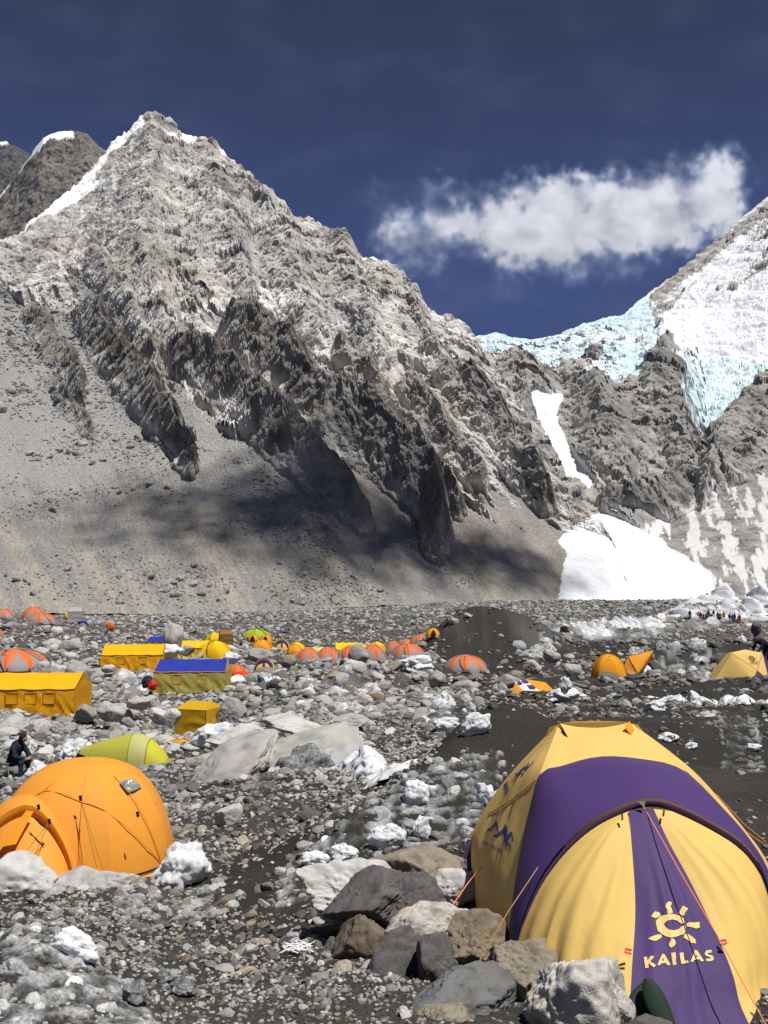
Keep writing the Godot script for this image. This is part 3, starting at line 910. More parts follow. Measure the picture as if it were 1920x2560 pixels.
# a broken stone: a ball cut by random planes, with a rough skin
func stone_mesh(sd: int, sub: int, size: Vector3, cuts := 11, rough := 0.04, soft := false, bevel := 0.0) -> ArrayMesh:
	if not icos.has(sub): icos[sub] = ico(sub)
	var r := RandomNumberGenerator.new()
	r.seed = sd * 7919 + 13
	var pn := []
	for i in cuts:
		var n := Vector3(r.randf_range(-1, 1), r.randf_range(-1, 1), r.randf_range(-1, 1)).normalized()
		pn.append([n, r.randf_range(0.52, 0.86)])
	var nz := noise(sd + 5, 1.7, 5, 0, 1, 0.55)
	var nr := noise(sd + 9, 2.6, 3, 0, 2, 0.5)
	var v: PackedVector3Array = icos[sub][0].duplicate()
	for i in v.size():
		var d := v[i]
		var l := 1.05
		for p in pn:
			var k: float = d.dot(p[0])
			if k > 0.05:
				var q: float = p[1] / k
				if bevel > 0.0:
					# smooth minimum rounds the edges
					var h := clampf(0.5 + 0.5 * (q - l) / bevel, 0.0, 1.0)
					l = lerpf(q, l, h) - bevel * h * (1.0 - h)
				else: l = minf(l, q)
		l += rough * (nz.get_noise_3dv(d * 1.4) * 1.6 + nr.get_noise_3dv(d * 1.5) * 0.7)
		v[i] = d * l * size
	return skin(v, icos[sub][1], soft)

func skin(v: PackedVector3Array, f: PackedInt32Array, soft: bool) -> ArrayMesh:
	if soft:
		var stain := noise(v.size() + int(v[3].x * 9999.0), 1.0, 4, 0, 1, 0.6)
		var veins := noise(v.size() + int(v[5].y * 9999.0), 1.0, 3, 0, 2, 0.5)
		var big := 0.0
		for q in v: big = maxf(big, q.length())
		var col := PackedColorArray()
		for q in v:
			var w := q / big
			var k := clampf(0.97 + 0.40 * stain.get_noise_3dv(w * 2.2) - 0.22 * smoothstep(0.45, 0.8, veins.get_noise_3d(w.x * 1.3, w.y * 2.4, w.z * 1.3)), 0.35, 1.15)
			var warm := clampf(stain.get_noise_3dv(w * 1.2 + Vector3(7, 3, 1)) * 0.5, 0.0, 0.25)
			col.append(Color(k, k * (1.0 - 0.35 * warm), k * (1.0 - 0.8 * warm)))
		var nor := PackedVector3Array()
		nor.resize(v.size())
		for i in range(0, f.size(), 3):
			var n := (v[f[i + 2]] - v[f[i]]).cross(v[f[i + 1]] - v[f[i]])
			for k in 3: nor[f[i + k]] += n
		for i in nor.size(): nor[i] = nor[i].normalized()
		if nor[0].dot(v[0]) < 0.0:
			for i in nor.size(): nor[i] = -nor[i]
		return arrays(v, nor, col, f)
	var p := PackedVector3Array()
	var n2 := PackedVector3Array()
	for i in range(0, f.size(), 3):
		var n := (v[f[i + 2]] - v[f[i]]).cross(v[f[i + 1]] - v[f[i]]).normalized()
		if n.dot(v[f[i]]) < 0.0: n = -n
		for k in 3:
			p.append(v[f[i + k]])
			n2.append(n)
	var white := PackedColorArray()
	white.resize(p.size())
	white.fill(Color.WHITE)
	return arrays(p, n2, white, PackedInt32Array())

const TONES := [[0.50, 0.49, 0.465], [0.38, 0.37, 0.35], [0.23, 0.22, 0.205], [0.115, 0.11, 0.103], [0.44, 0.385, 0.30], [0.26, 0.19, 0.14], [0.17, 0.175, 0.17], [0.62, 0.605, 0.58]]
var occupied := []      # [x, z, radius] kept free of loose stones

func free_spot(x: float, z: float) -> bool:
	for o in occupied:
		if absf(x - o[0]) < o[2] and absf(z - o[1]) < o[2] and Vector2(x - o[0], z - o[1]).length() < o[2]: return false
	return true

func scatter_stones() -> void:
	var kinds := 12
	var meshes := []
	var xf := []
	var cl := []
	for i in kinds:
		meshes.append(stone_mesh(900 + i, 1, Vector3.ONE, 7, 0.06))
		xf.append([])
		cl.append([])
	var clump := noise(401, 0.35, 3)
	var r := RandomNumberGenerator.new()
	r.seed = 99
	for i in 170000:
		var px := r.randf_range(-260, 2180) if i < 120000 else (r.randf_range(-1100, -260) if i % 2 == 0 else r.randf_range(2180, 3100))
		var u := r.randf()
		var d := 2.6 * pow(330.0 / 2.6, pow(u, 0.85))
		var a := (px - 960.0) / FOCAL
		var x := a * d
		var z := -d
		var q := r.randf()
		# long tail of sizes, in thousandths of the distance
		var s := (1.5 + 3.2 * pow(q, 3.0) + (7.0 * r.randf() if r.randf() < 0.06 else 0.0)) / 1000.0 * d
		s = clampf(s * (1.0 + 0.2 * smoothstep(25.0, 45.0, d)) * (1.0 - 0.5 * smoothstep(70.0, 130.0, d)), 0.012, 0.7)
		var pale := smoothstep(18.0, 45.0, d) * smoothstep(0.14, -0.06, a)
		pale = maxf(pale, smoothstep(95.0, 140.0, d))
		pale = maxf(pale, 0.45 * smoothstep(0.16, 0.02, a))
		var cn := clump.get_noise_2d(x * (1.0 if d < 15.0 else 0.3), z * (1.0 if d < 15.0 else 0.3))
		if cn + 0.55 * pale + 0.12 < r.randf_range(-0.35, 0.45): continue
		if a > 0.06 and d > 6.0 and d < 120.0 and r.randf() < 0.62: continue
		if ice_at(x, z) > 0.05 and r.randf() < 0.6: continue
		if in_grit(x, z) and r.randf() < (0.8 if d < 60.0 else 0.45): continue
		if not free_spot(x, z): continue
		var k := r.randi() % kinds
		var b := Basis.from_euler(Vector3(r.randf_range(-0.4, 0.4), r.randf() * TAU, r.randf_range(-0.4, 0.4))).scaled_local(Vector3(r.randf_range(0.8, 1.5), r.randf_range(0.4, 0.85), r.randf_range(0.65, 1.0)) * s)
		xf[k].append(Transform3D(b, Vector3(x, ground_y(x, z) + s * 0.12, z)))
		var tn: Array
		var w := r.randf()
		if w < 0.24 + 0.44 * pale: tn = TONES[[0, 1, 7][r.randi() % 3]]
		elif w < 0.62: tn = TONES[1] if r.randf() < 0.35 + 0.4 * pale else TONES[2]
		elif w < 0.80: tn = TONES[3] if r.randf() < 0.7 - 0.5 * pale else TONES[2]
		elif w < 0.90: tn = TONES[4]
		elif w < 0.935: tn = TONES[5]
		else: tn = TONES[6]
		var g := r.randf_range(0.72, 1.15)
		cl[k].append(Color(tn[0] * g, tn[1] * g, tn[2] * g))
	var total := 0
	for i in kinds:
		var mm := MultiMesh.new()
		mm.transform_format = MultiMesh.TRANSFORM_3D
		mm.use_colors = true
		mm.mesh = meshes[i]
		mm.instance_count = xf[i].size()
		total += xf[i].size()
		for j in xf[i].size():
			mm.set_instance_transform(j, xf[i][j])
			mm.set_instance_color(j, cl[i][j])
		var o := MultiMeshInstance3D.new()
		o.name = numbered("loose_stones")
		o.multimesh = mm
		o.material_override = M.stone
		add_child(o)
		tag(o, "loose grey and brown stones strewn over the moraine", "stones", "", "stuff")
	print("stones ", total)

# the small cloud overhead, out of the picture, whose shade lies across the foot of the ribs
func build_shade_cloud() -> void:
	var r := RandomNumberGenerator.new()
	r.seed = 31
	var to := SUN_TO.normalized()
	var me := stone_mesh(3, 2, Vector3.ONE, 0, 0.16, true)
	var xf := []
	for q in [[330, 1045, 350, 44, 14], [450, 1055, 360, 48, 24], [560, 1085, 362, 54, 36], [680, 1095, 372, 54, 44], [800, 1100, 382, 54, 46], [910, 1110, 390, 50, 40], [1020, 1130, 400, 42, 26], [1110, 1135, 405, 38, 26], [1190, 1140, 410, 30, 14], [700, 1000, 392, 46, 30], [840, 1010, 398, 46, 32]]:
		var c := at(q[0] * 1.1573, q[1] * 1.1573, q[2]) + to * 1300.0
		for i in q[4] * 9:
			var v: Vector3 = Vector3(r.randfn(0, 0.5), r.randfn(0, 0.3), r.randfn(0, 0.34)) * q[3]
			xf.append(Transform3D(Basis.from_euler(Vector3(r.randf() * 6.0, r.randf() * 6.0, 0)).scaled(Vector3.ONE * r.randf_range(1.1, 1.9)), c + v))
	var mm := MultiMesh.new()
	mm.transform_format = MultiMesh.TRANSFORM_3D
	mm.mesh = me
	mm.instance_count = xf.size()
	for i in xf.size(): mm.set_instance_transform(i, xf[i])
	var o := MultiMeshInstance3D.new()
	o.name = "cloud"
	o.multimesh = mm
	o.material_override = surf(srgb(0.85, 0.86, 0.88), 1.0)
	add_child(o)
	tag(o, "small broken cloud high above the rock ribs", "", "", "structure")

func scatter_scree() -> void:
	var r := RandomNumberGenerator.new()
	r.seed = 77
	var n := noise(405, 0.02, 3)
	var groups := []
	for i in 6: groups.append([])
	for i in 22000:
		var p := scree_pts[r.randi() % scree_pts.size()]
		var up := clampf((p.y - 4.0) / 150.0, 0.0, 1.0)
		var left := smoothstep(-60.0, -200.0, p.x)
		if n.get_noise_3dv(p) + 0.5 * left * up - 0.22 < r.randf_range(-0.3, 0.4): continue
		var s := r.randf_range(0.25, 0.75) + (1.5 * pow(r.randf(), 2.0) if r.randf() < 0.07 else 0.0)
		s *= 0.8 + 0.8 * left * up
		if left > 0.5 and up > 0.35 and up < 0.75 and r.randf() < 0.02: s *= 2.6
		groups[i % 6].append(Transform3D(Basis.from_euler(Vector3(r.randf() * 0.8, r.randf() * TAU, r.randf() * 0.8)).scaled_local(Vector3(1.3, 0.7, 1.0) * s), p + Vector3(0, s * 0.2, 0)))
	for i in 6:
		var mm := MultiMesh.new()
		mm.transform_format = MultiMesh.TRANSFORM_3D
		mm.use_colors = true
		mm.mesh = stone_mesh(950 + i, 1, Vector3.ONE, 7, 0.06)
		mm.instance_count = groups[i].size()
		for j in groups[i].size():
			mm.set_instance_transform(j, groups[i][j])
			var g := r.randf_range(0.28, 0.56)
			mm.set_instance_color(j, Color(g, g * 0.97, g * 0.92))
		var o := MultiMeshInstance3D.new()
		o.name = numbered("scree_stones")
		o.multimesh = mm
		o.material_override = M.stone
		add_child(o)
		tag(o, "blocks and rubble lying on the scree slope", "stones", "", "stuff")

# ---------------------------------------------------------------- boulders
func boulder(px: float, py: float, d: float, w: float, h: float, deep: float, tone: String, sd: int, label: String, turn := Vector3.ZERO, group := "", cuts := 12, sub := 4) -> Node3D:
	var k := d / FOCAL
	var size := Vector3(w * 0.56 * k, h * 0.56 * k, w * 0.56 * k * deep)
	var me := stone_mesh(sd, sub, size * 1.25, cuts, 0.055, true, 0.025)
	var o := mesh_node("boulder", me, M["boulder_" + tone])
	o.position = at(px, py, d)
	o.rotation = turn
	tag(o, label, "boulder", group)
	occupied.append([o.position.x, o.position.z, size.x * 0.8])
	return o

func build_boulders() -> void:
	var pile := "stones piled against the purple and yellow tent"
	for b in [
		[895, 2262, 6.5, 245, 150, 0.55, "white", 11, "large pale grey granite slab leaning at the left of the stone pile", Vector3(0.3, 0.2, -0.30)],
		[945, 2248, 6.2, 205, 92, 0.7, "slate", 12, "dark slate slab lying across the large pale granite slab", Vector3(0.2, 0.3, 0.30)],
		[918, 2365, 5.85, 125, 135, 0.8, "brown", 13, "rust brown block wedged under the dark slate slab", Vector3(0.1, 0.4, 0.2)],
		[1032, 2285, 6.15, 130, 130, 0.6, "slate", 14, "purple grey stone standing behind the cream wedge stone", Vector3(0, 0.3, -0.2)],
		[1005, 2415, 5.35, 125, 190, 0.6, "slate", 15, "tall purple grey stone standing on end in the pile", Vector3(0.05, 0.5, -0.12)],
		[1092, 2338, 5.6, 180, 125, 0.6, "cream", 16, "cream wedge shaped stone in the middle of the pile", Vector3(0.35, 0.2, 0.30)],
		[1192, 2382, 5.35, 140, 130, 0.85, "rust", 17, "rounded rust stained stone beside the tent corner", Vector3(0, 0.2, 0.1)],
		[1128, 2226, 6.9, 110, 80, 0.8, "white", 18, "white stone by the left edge of the tent", Vector3(0.2, 0.1, 0.15)],
		[1026, 2182, 7.7, 175, 120, 0.8, "tan", 19, "rounded tan boulder behind the pale granite slab", Vector3(0, 0.3, 0.1)],
		[1168, 2502, 4.72, 250, 150, 0.8, "blue", 20, "big blue grey boulder at the foot of the pile", Vector3(0.1, 0.5, -0.15)],
		[1297, 2450, 4.95, 165, 170, 0.8, "tan", 21, "brown grey stone between the rust stone and cream boulder", Vector3(0.1, 0.1, -0.5)],
		[1436, 2520, 4.5, 240, 240, 0.7, "cream", 22, "big cream boulder in front of the tent door", Vector3(0.1, 0.3, -0.35)],
		[1535, 2515, 4.45, 75, 85, 0.8, "pale", 23, "grey block at the right end of the pile beside the clogs", Vector3(0, 0.4, 0.1)],
		[1608, 2580, 4.15, 100, 60, 0.8, "slate", 24, "dark stone in front of the green clogs", Vector3(0, 0.2, 0.1)],
		[1095, 2430, 5.2, 110, 120, 0.8, "slate", 25, "dark stone in the shade under the cream wedge", Vector3(0, 0.6, 0.3)],
		[1095, 2555, 4.4, 130, 70, 0.8, "tan", 26, "flat tan grey stone at the bottom of the pile", Vector3(0, 0.1, 0.1)],
		[835, 2400, 6.0, 80, 85, 0.6, "slate", 27, "pointed slate stone left of the pile", Vector3(0, 0.3, 0.3)],
		[852, 2425, 5.75, 90, 60, 0.8, "blue", 28, "blue grey stone under the left end of the pile", Vector3(0, 0.3, -0.1)],
		[1135, 2165, 8.2, 110, 45, 0.8, "tan", 29, "flat brown ledge stone behind the white stone", Vector3(0, 0.2, 0.05)]]:
		boulder(b[0], b[1], b[2], b[3], b[4], b[5], b[6], b[7], b[8], b[9], pile, 13, 5 if b[3] > 125 else 4)
	var lone := "boulders lying around the camp"
	for b in [
		[50, 2218, 8.2, 180, 110, 0.7, "white", 41, "big rounded white boulder in front of the orange tent vestibule", Vector3(0.1, 0.2, 0.1)],
		[165, 2235, 8.6, 140, 85, 0.7, "pale", 42, "pale stone between the white boulder and cracked stone", Vector3(0.1, 0.5, -0.1)],
		[270, 2220, 8.9, 120, 80, 0.7, "pale", 43, "cracked pale stone below the orange tent edge", Vector3(0.1, 0.1, 0.1)],
		[572, 2038, 13.0, 52, 50, 0.9, "white", 44, "small pyramid shaped white stone alone on the gravel", Vector3(0, 0.3, 0)],
		[1110, 2043, 11.2, 85, 75, 0.8, "tan", 45, "striped grey stone among the ice left of the tent", Vector3(0, 0.4, 0.4)],
		[592, 1912, 18.5, 200, 52, 0.7, "pale", 46, "long tilted granite slab, left of the two big slabs", Vector3(0.5, 0.1, 0.40)],
		[757, 1880, 20.0, 215, 46, 0.75, "pale", 47, "wide flat granite slab capping a block of ice", Vector3(0.5, -0.1, 0.14)],
		[602, 1845, 24.0, 125, 40, 0.7, "white", 48, "pale slab behind the two big granite slabs", Vector3(0.2, 0.2, 0.05)],
		[735, 1815, 27.0, 115, 30, 0.7, "white", 49, "flat pale boulder with a dark underside beyond the slabs", Vector3(0.25, 0, -0.08)],
		[868, 1806, 30.0, 90, 30, 0.7, "pale", 50, "flat grey boulder right of the pale flat boulder", Vector3(0.15, 0, 0.05)],
		[436, 1596, 91.0, 36, 62, 0.9, "pale", 51, "tall boulder standing before the yellow mess tent", Vector3(0, 0.2, 0.1)],
		[575, 1785, 50.0, 62, 55, 0.8, "grey", 52, "grey boulder right of the yellow toilet tent", Vector3(0, 0.2, -0.3)],
		[900, 1640, 80.0, 40, 42, 0.8, "grey", 53, "upright boulder in front of the orange dome row", Vector3(0, 0.3, 0.2)],
		[28, 1820, 40.0, 60, 42, 0.8, "pale", 54, "pale boulder at the left edge below the long tent", Vector3(0, 0.3, 0.1)],
		[278, 1782, 50.0, 48, 46, 0.8, "pale", 55, "upright pale boulder right of the long yellow tent", Vector3(0, 0.1, 0.2)],
		[212, 1778, 51.0, 42, 38, 0.8, "grey", 56, "grey boulder at the corner of the long yellow tent", Vector3(0, 0.3, 0.1)],
		[355, 1760, 55.0, 50, 32, 0.8, "pale", 57, "pale boulder below the red bundle", Vector3(0, 0.2, 0.2)],
		[400, 1790, 48.0, 48, 32, 0.8, "white", 58, "white boulder left of the yellow toilet tent", Vector3(0, 0.3, -0.1)],
		[430, 1795, 47.0, 32, 32, 0.8, "white", 59, "small white boulder against the toilet tent", Vector3(0, 0.1, 0.1)],
		[200, 1683, 70.0, 46, 44, 0.8, "grey", 60, "dark streaked boulder behind the long yellow tent", Vector3(0, 0.3, 0.1)],
		[108, 1675, 74.0, 54, 30, 0.8, "pale", 61, "pale boulder in front of the grey and orange dome", Vector3(0, 0.2, 0.2)],
		[147, 1678, 73.0, 32, 26, 0.8, "white", 62, "white stone next to the pale boulder by the dome", Vector3(0, 0.2, 0.1)],
		[135, 1612, 96.0, 56, 24, 0.8, "pale", 63, "wide pale boulder, left of two on the upper bank", Vector3(0, 0.2, 0.1)],
		[185, 1618, 94.0, 48, 34, 0.8, "pale", 64, "wide pale boulder, right of two on the upper bank", Vector3(0, 0.3, 0.1)],
		[25, 1568, 110.0, 36, 20, 0.8, "slate", 65, "black boulder below the farthest orange domes", Vector3(0, 0.3, 0.1)],
		[270, 1672, 80.0, 26, 14, 0.8, "white", 66, "white stone at the corner of the ridge tent", Vector3(0, 0.3, 0.1)],
		[470, 1625, 88.0, 30, 20, 0.8, "grey", 67, "grey boulder under the yellow mess tent", Vector3(0, 0.3, 0.1)],
		[640, 1640, 88.0, 44, 26, 0.8, "grey", 68, "grey boulder above the small purple arched tent", Vector3(0, 0.3, 0.1)],
		[720, 1655, 80.0, 44, 24, 0.8, "tan", 69, "tan boulder behind the ice edge", Vector3(0, 0.3, 0.1)],
		[930, 1672, 68.0, 48, 30, 0.8, "pale", 70, "square pale boulder below the orange dome row", Vector3(0, 0.3, 0.1)],
		[875, 1672, 69.0, 52, 30, 0.8, "white", 71, "white pointed boulder below the upright boulder", Vector3(0, 0.3, 0.4)],
		[980, 1668, 70.0, 40, 22, 0.8, "tan", 72, "tan boulder right of the square pale boulder", Vector3(0, 0.3, 0.1)],
		[1095, 1700, 58.0, 32, 30, 0.8, "grey", 73, "upright grey boulder left of the broken slab", Vector3(0, 0.3, 0.2)],
		[1170, 1718, 54.0, 60, 28, 0.8, "grey", 74, "broken grey slab left of the collapsed tent", Vector3(0, 0.3, 0.1)],
		[1275, 1705, 50.0, 42, 32, 0.8, "grey", 75, "grey boulder beside the collapsed orange tent", Vector3(0, 0.3, 0.1)],
		[1375, 1640, 70.0, 36, 30, 0.8, "pale", 76, "pale boulder left of the upright yellow dome", Vector3(0, 0.3, 0.1)],
		[1430, 1675, 56.0, 34, 32, 0.8, "pale", 77, "pale upright boulder between collapsed tent and upright dome", Vector3(0, 0.3, 0.1)],
		[1330, 1668, 62.0, 34, 26, 0.8, "pale", 78, "pale boulder above the collapsed tent", Vector3(0, 0.3, 0.1)],
		[1645, 1860, 14.5, 60, 50, 0.8, "slate", 79, "dark boulder behind the right end of the tent ridge", Vector3(0, 0.3, 0.1)],
		[1425, 1580, 112.0, 36, 20, 0.8, "tan", 80, "brown boulder on the far ice ridge", Vector3(0, 0.3, -0.4)],
		[1890, 1573, 120.0, 26, 34, 0.8, "slate", 81, "dark green boulder right of the climbers", Vector3(0, 0.3, 0.1)],
		[1885, 2045, 9.0, 60, 40, 0.8, "rust", 82, "orange brown stone on the gravel right of the tent", Vector3(0, 0.3, 0.1)],
		[92, 2540, 4.5, 90, 50, 0.8, "slate", 83, "dark stone at the bottom left ice", Vector3(0, 0.3, 0.1)]]:
		boulder(b[0], b[1], b[2], b[3], b[4], b[5], b[6], b[7], b[8], b[9], lone, 11, 4 if b[3] > 60 else 3)

func rubble_label(p: Vector3, d: float, s: float, tone: String, z: Array) -> String:
	var px := 960.0 + FOCAL * p.x / d
	var rel := s * 2.0 * FOCAL / d / float(z[5])
	var big := "small" if rel < 0.65 else ("middling" if rel < 0.9 else "large")
	var hue: String = {"pale": "pale grey", "white": "whitish", "grey": "mid grey", "slate": "dark slate", "tan": "tan", "brown": "brown", "blue": "blue grey"}[tone]
	var step := "nearer" if d < sqrt(float(z[3]) * float(z[4])) else "farther"
	var u := (px - float(z[1])) / (float(z[2]) - float(z[1]))
	var side := "left" if u < 0.33 else ("middle" if u < 0.67 else "right")
	return "%s %s stone on the %s %s part of the %s" % [big, hue, step, side, z[6]]

# countable stones: the larger ones of the rubble, each on its own
func build_rubble() -> void:
	var r := RandomNumberGenerator.new()
	r.seed = 4242
	var meshes := []
	for i in 14: meshes.append(stone_mesh(700 + i, 2, Vector3.ONE, 9, 0.05, false))
	var zones := [
		[95, 440, 1270, 9.0, 5.2, 34, "near gravel before the tents", "stones on the near gravel", ["pale", "slate", "tan", "grey", "brown"]],
		[60, 0, 720, 46.0, 28.0, 44, "rubble around the toilet tent", "boulders in the rubble field left", ["pale", "white", "grey", "pale"]],
		[60, 0, 700, 110.0, 55.0, 36, "rubble bank below the scree", "boulders in the upper rubble field", ["pale", "grey", "grey", "white"]],
		[30, 700, 1300, 62.0, 26.0, 36, "rubble below the orange domes", "boulders in the middle rubble field", ["pale", "grey", "tan", "white"]],
		[22, 1350, 1920, 60.0, 14.0, 20, "dark gravel slope at right", "stones on the dark gravel slope", ["slate", "grey", "blue", "pale"]]]
	for z in zones:
		var made := 0
		while made < z[0]:
			var d := exp(r.randf_range(log(z[4]), log(z[3])))
			var p := drop(r.randf_range(z[1], z[2]), d)
			if not free_spot(p.x, p.z): continue
			var s: float = z[5] * r.randf_range(0.45, 1.15) * d / FOCAL * 0.5
			var kinds: Array = z[8]
			var tone: String = kinds[r.randi() % kinds.size()]
			var o := mesh_node("rubble_stone", meshes[r.randi() % 14], M["boulder_" + tone])
			o.basis = Basis.from_euler(Vector3(r.randf_range(-0.5, 0.5), r.randf() * TAU, r.randf_range(-0.5, 0.5))).scaled_local(Vector3(r.randf_range(0.9, 1.5), r.randf_range(0.6, 1.0), r.randf_range(0.8, 1.1)) * s)
			o.position = p + Vector3(0, s * 0.2, 0)
			tag(o, rubble_label(p, d, s, tone, z), "stone", z[7])
			made += 1

# ---------------------------------------------------------------- ice
func ice_block(px: float, py: float, d: float, w: float, h: float, deep: float, sd: int, label: String, turn := Vector3.ZERO, dirty := false) -> void:
	var seat := at(px, py, d)
	if d < 40.0 and sd != 50 and sd != 8:
		var g := hit(px, py + h * 0.42)
		d = -g.z
		seat = Vector3(g.x, g.y + h * 0.34 * d / FOCAL, g.z)
	var k := d / FOCAL
	var size := Vector3(w * k * 0.62, h * k * 0.62, w * k * 0.62 * deep)
	var sub := 4
	if not icos.has(sub): icos[sub] = ico(sub)
	var v: PackedVector3Array = icos[sub][0].duplicate()
	var nz := noise(sd, 1.1, 4, 0, 1, 0.42)
	var nr := noise(sd + 3, 1.5, 3, 0, 2, 0.55)
	for i in v.size():
		var q := v[i]
		var l := 0.82 + 0.42 * nz.get_noise_3dv(q * 0.8) + 0.10 * nr.get_noise_3d(q.x * 1.3, q.y * 0.5, q.z * 1.3)
		v[i] = q * l * size
	var o := mesh_node("ice_block", skin(v, icos[sub][1], true), M.ice_dirty if dirty else M.ice)
	o.position = seat
	o.rotation = turn
	tag(o, label, "ice", "lumps of ice between the tents")
	occupied.append([o.position.x, o.position.z, size.x * 0.7])

# a row of melting ice teeth: from one sighted foot to another
func ice_wall(p0: Vector3, p1: Vector3, h: float, thick: float, sd: int, label: String, teeth := 9.0, m: Material = null) -> void:
	var nu := 150
	var nv := 26
	var nz := noise(sd, 1.0, 5, 0, 1, 0.58)
	var nc := noise(sd + 40, 1.0, 2, 1, 1, 0.5)
	var pts := PackedVector3Array()
	var c := (p0 + p1) * 0.5
	c.y = ground_y(c.x, c.z)
	var ax := (p1 - p0)
	var side := Vector3(-ax.z, 0, ax.x).normalized()
	if side.z < 0.0: side = -side
	var lng := ax.length()
	for i in nu + 1:
		var u := float(i) / nu
		var foot := p0.lerp(p1, u)
		foot.y = ground_y(foot.x, foot.z)
		var top := h * pow(sin(PI * clampf(u, 0.0, 1.0)), 0.5) * clampf(0.52 + 0.85 * nz.get_noise_1d(u * teeth * 0.6) + 0.30 * nz.get_noise_1d(u * teeth * 3.0 + 50.0), 0.05, 1.2)
		for j in nv + 1:
			var v := float(j) / nv
			var w := cos(v * PI) * thick * (0.45 + 0.65 * (1.0 - sin(v * PI)))
			var y := sin(v * PI) * top
			var q := Vector3(u * lng, y, w) / maxf(h, 0.4)
			var lump := (nz.get_noise_3d(q.x * 1.5, q.y * 0.7, q.z * 1.5) * 0.55 + nc.get_noise_3dv(q * 1.2) * 0.35) * minf(thick, h) * 0.8
			pts.append(foot - c + side * (w + lump) + ax / lng * lump * 0.4 + Vector3(0, y + lump * 0.35 * sin(v * PI) - 0.22 * h, 0))
	var o := mesh_node("ice_wall", grid(pts, nu, nv), m if m else M.ice)
	o.position = c
	tag(o, label, "ice", "lumps of ice between the tents")

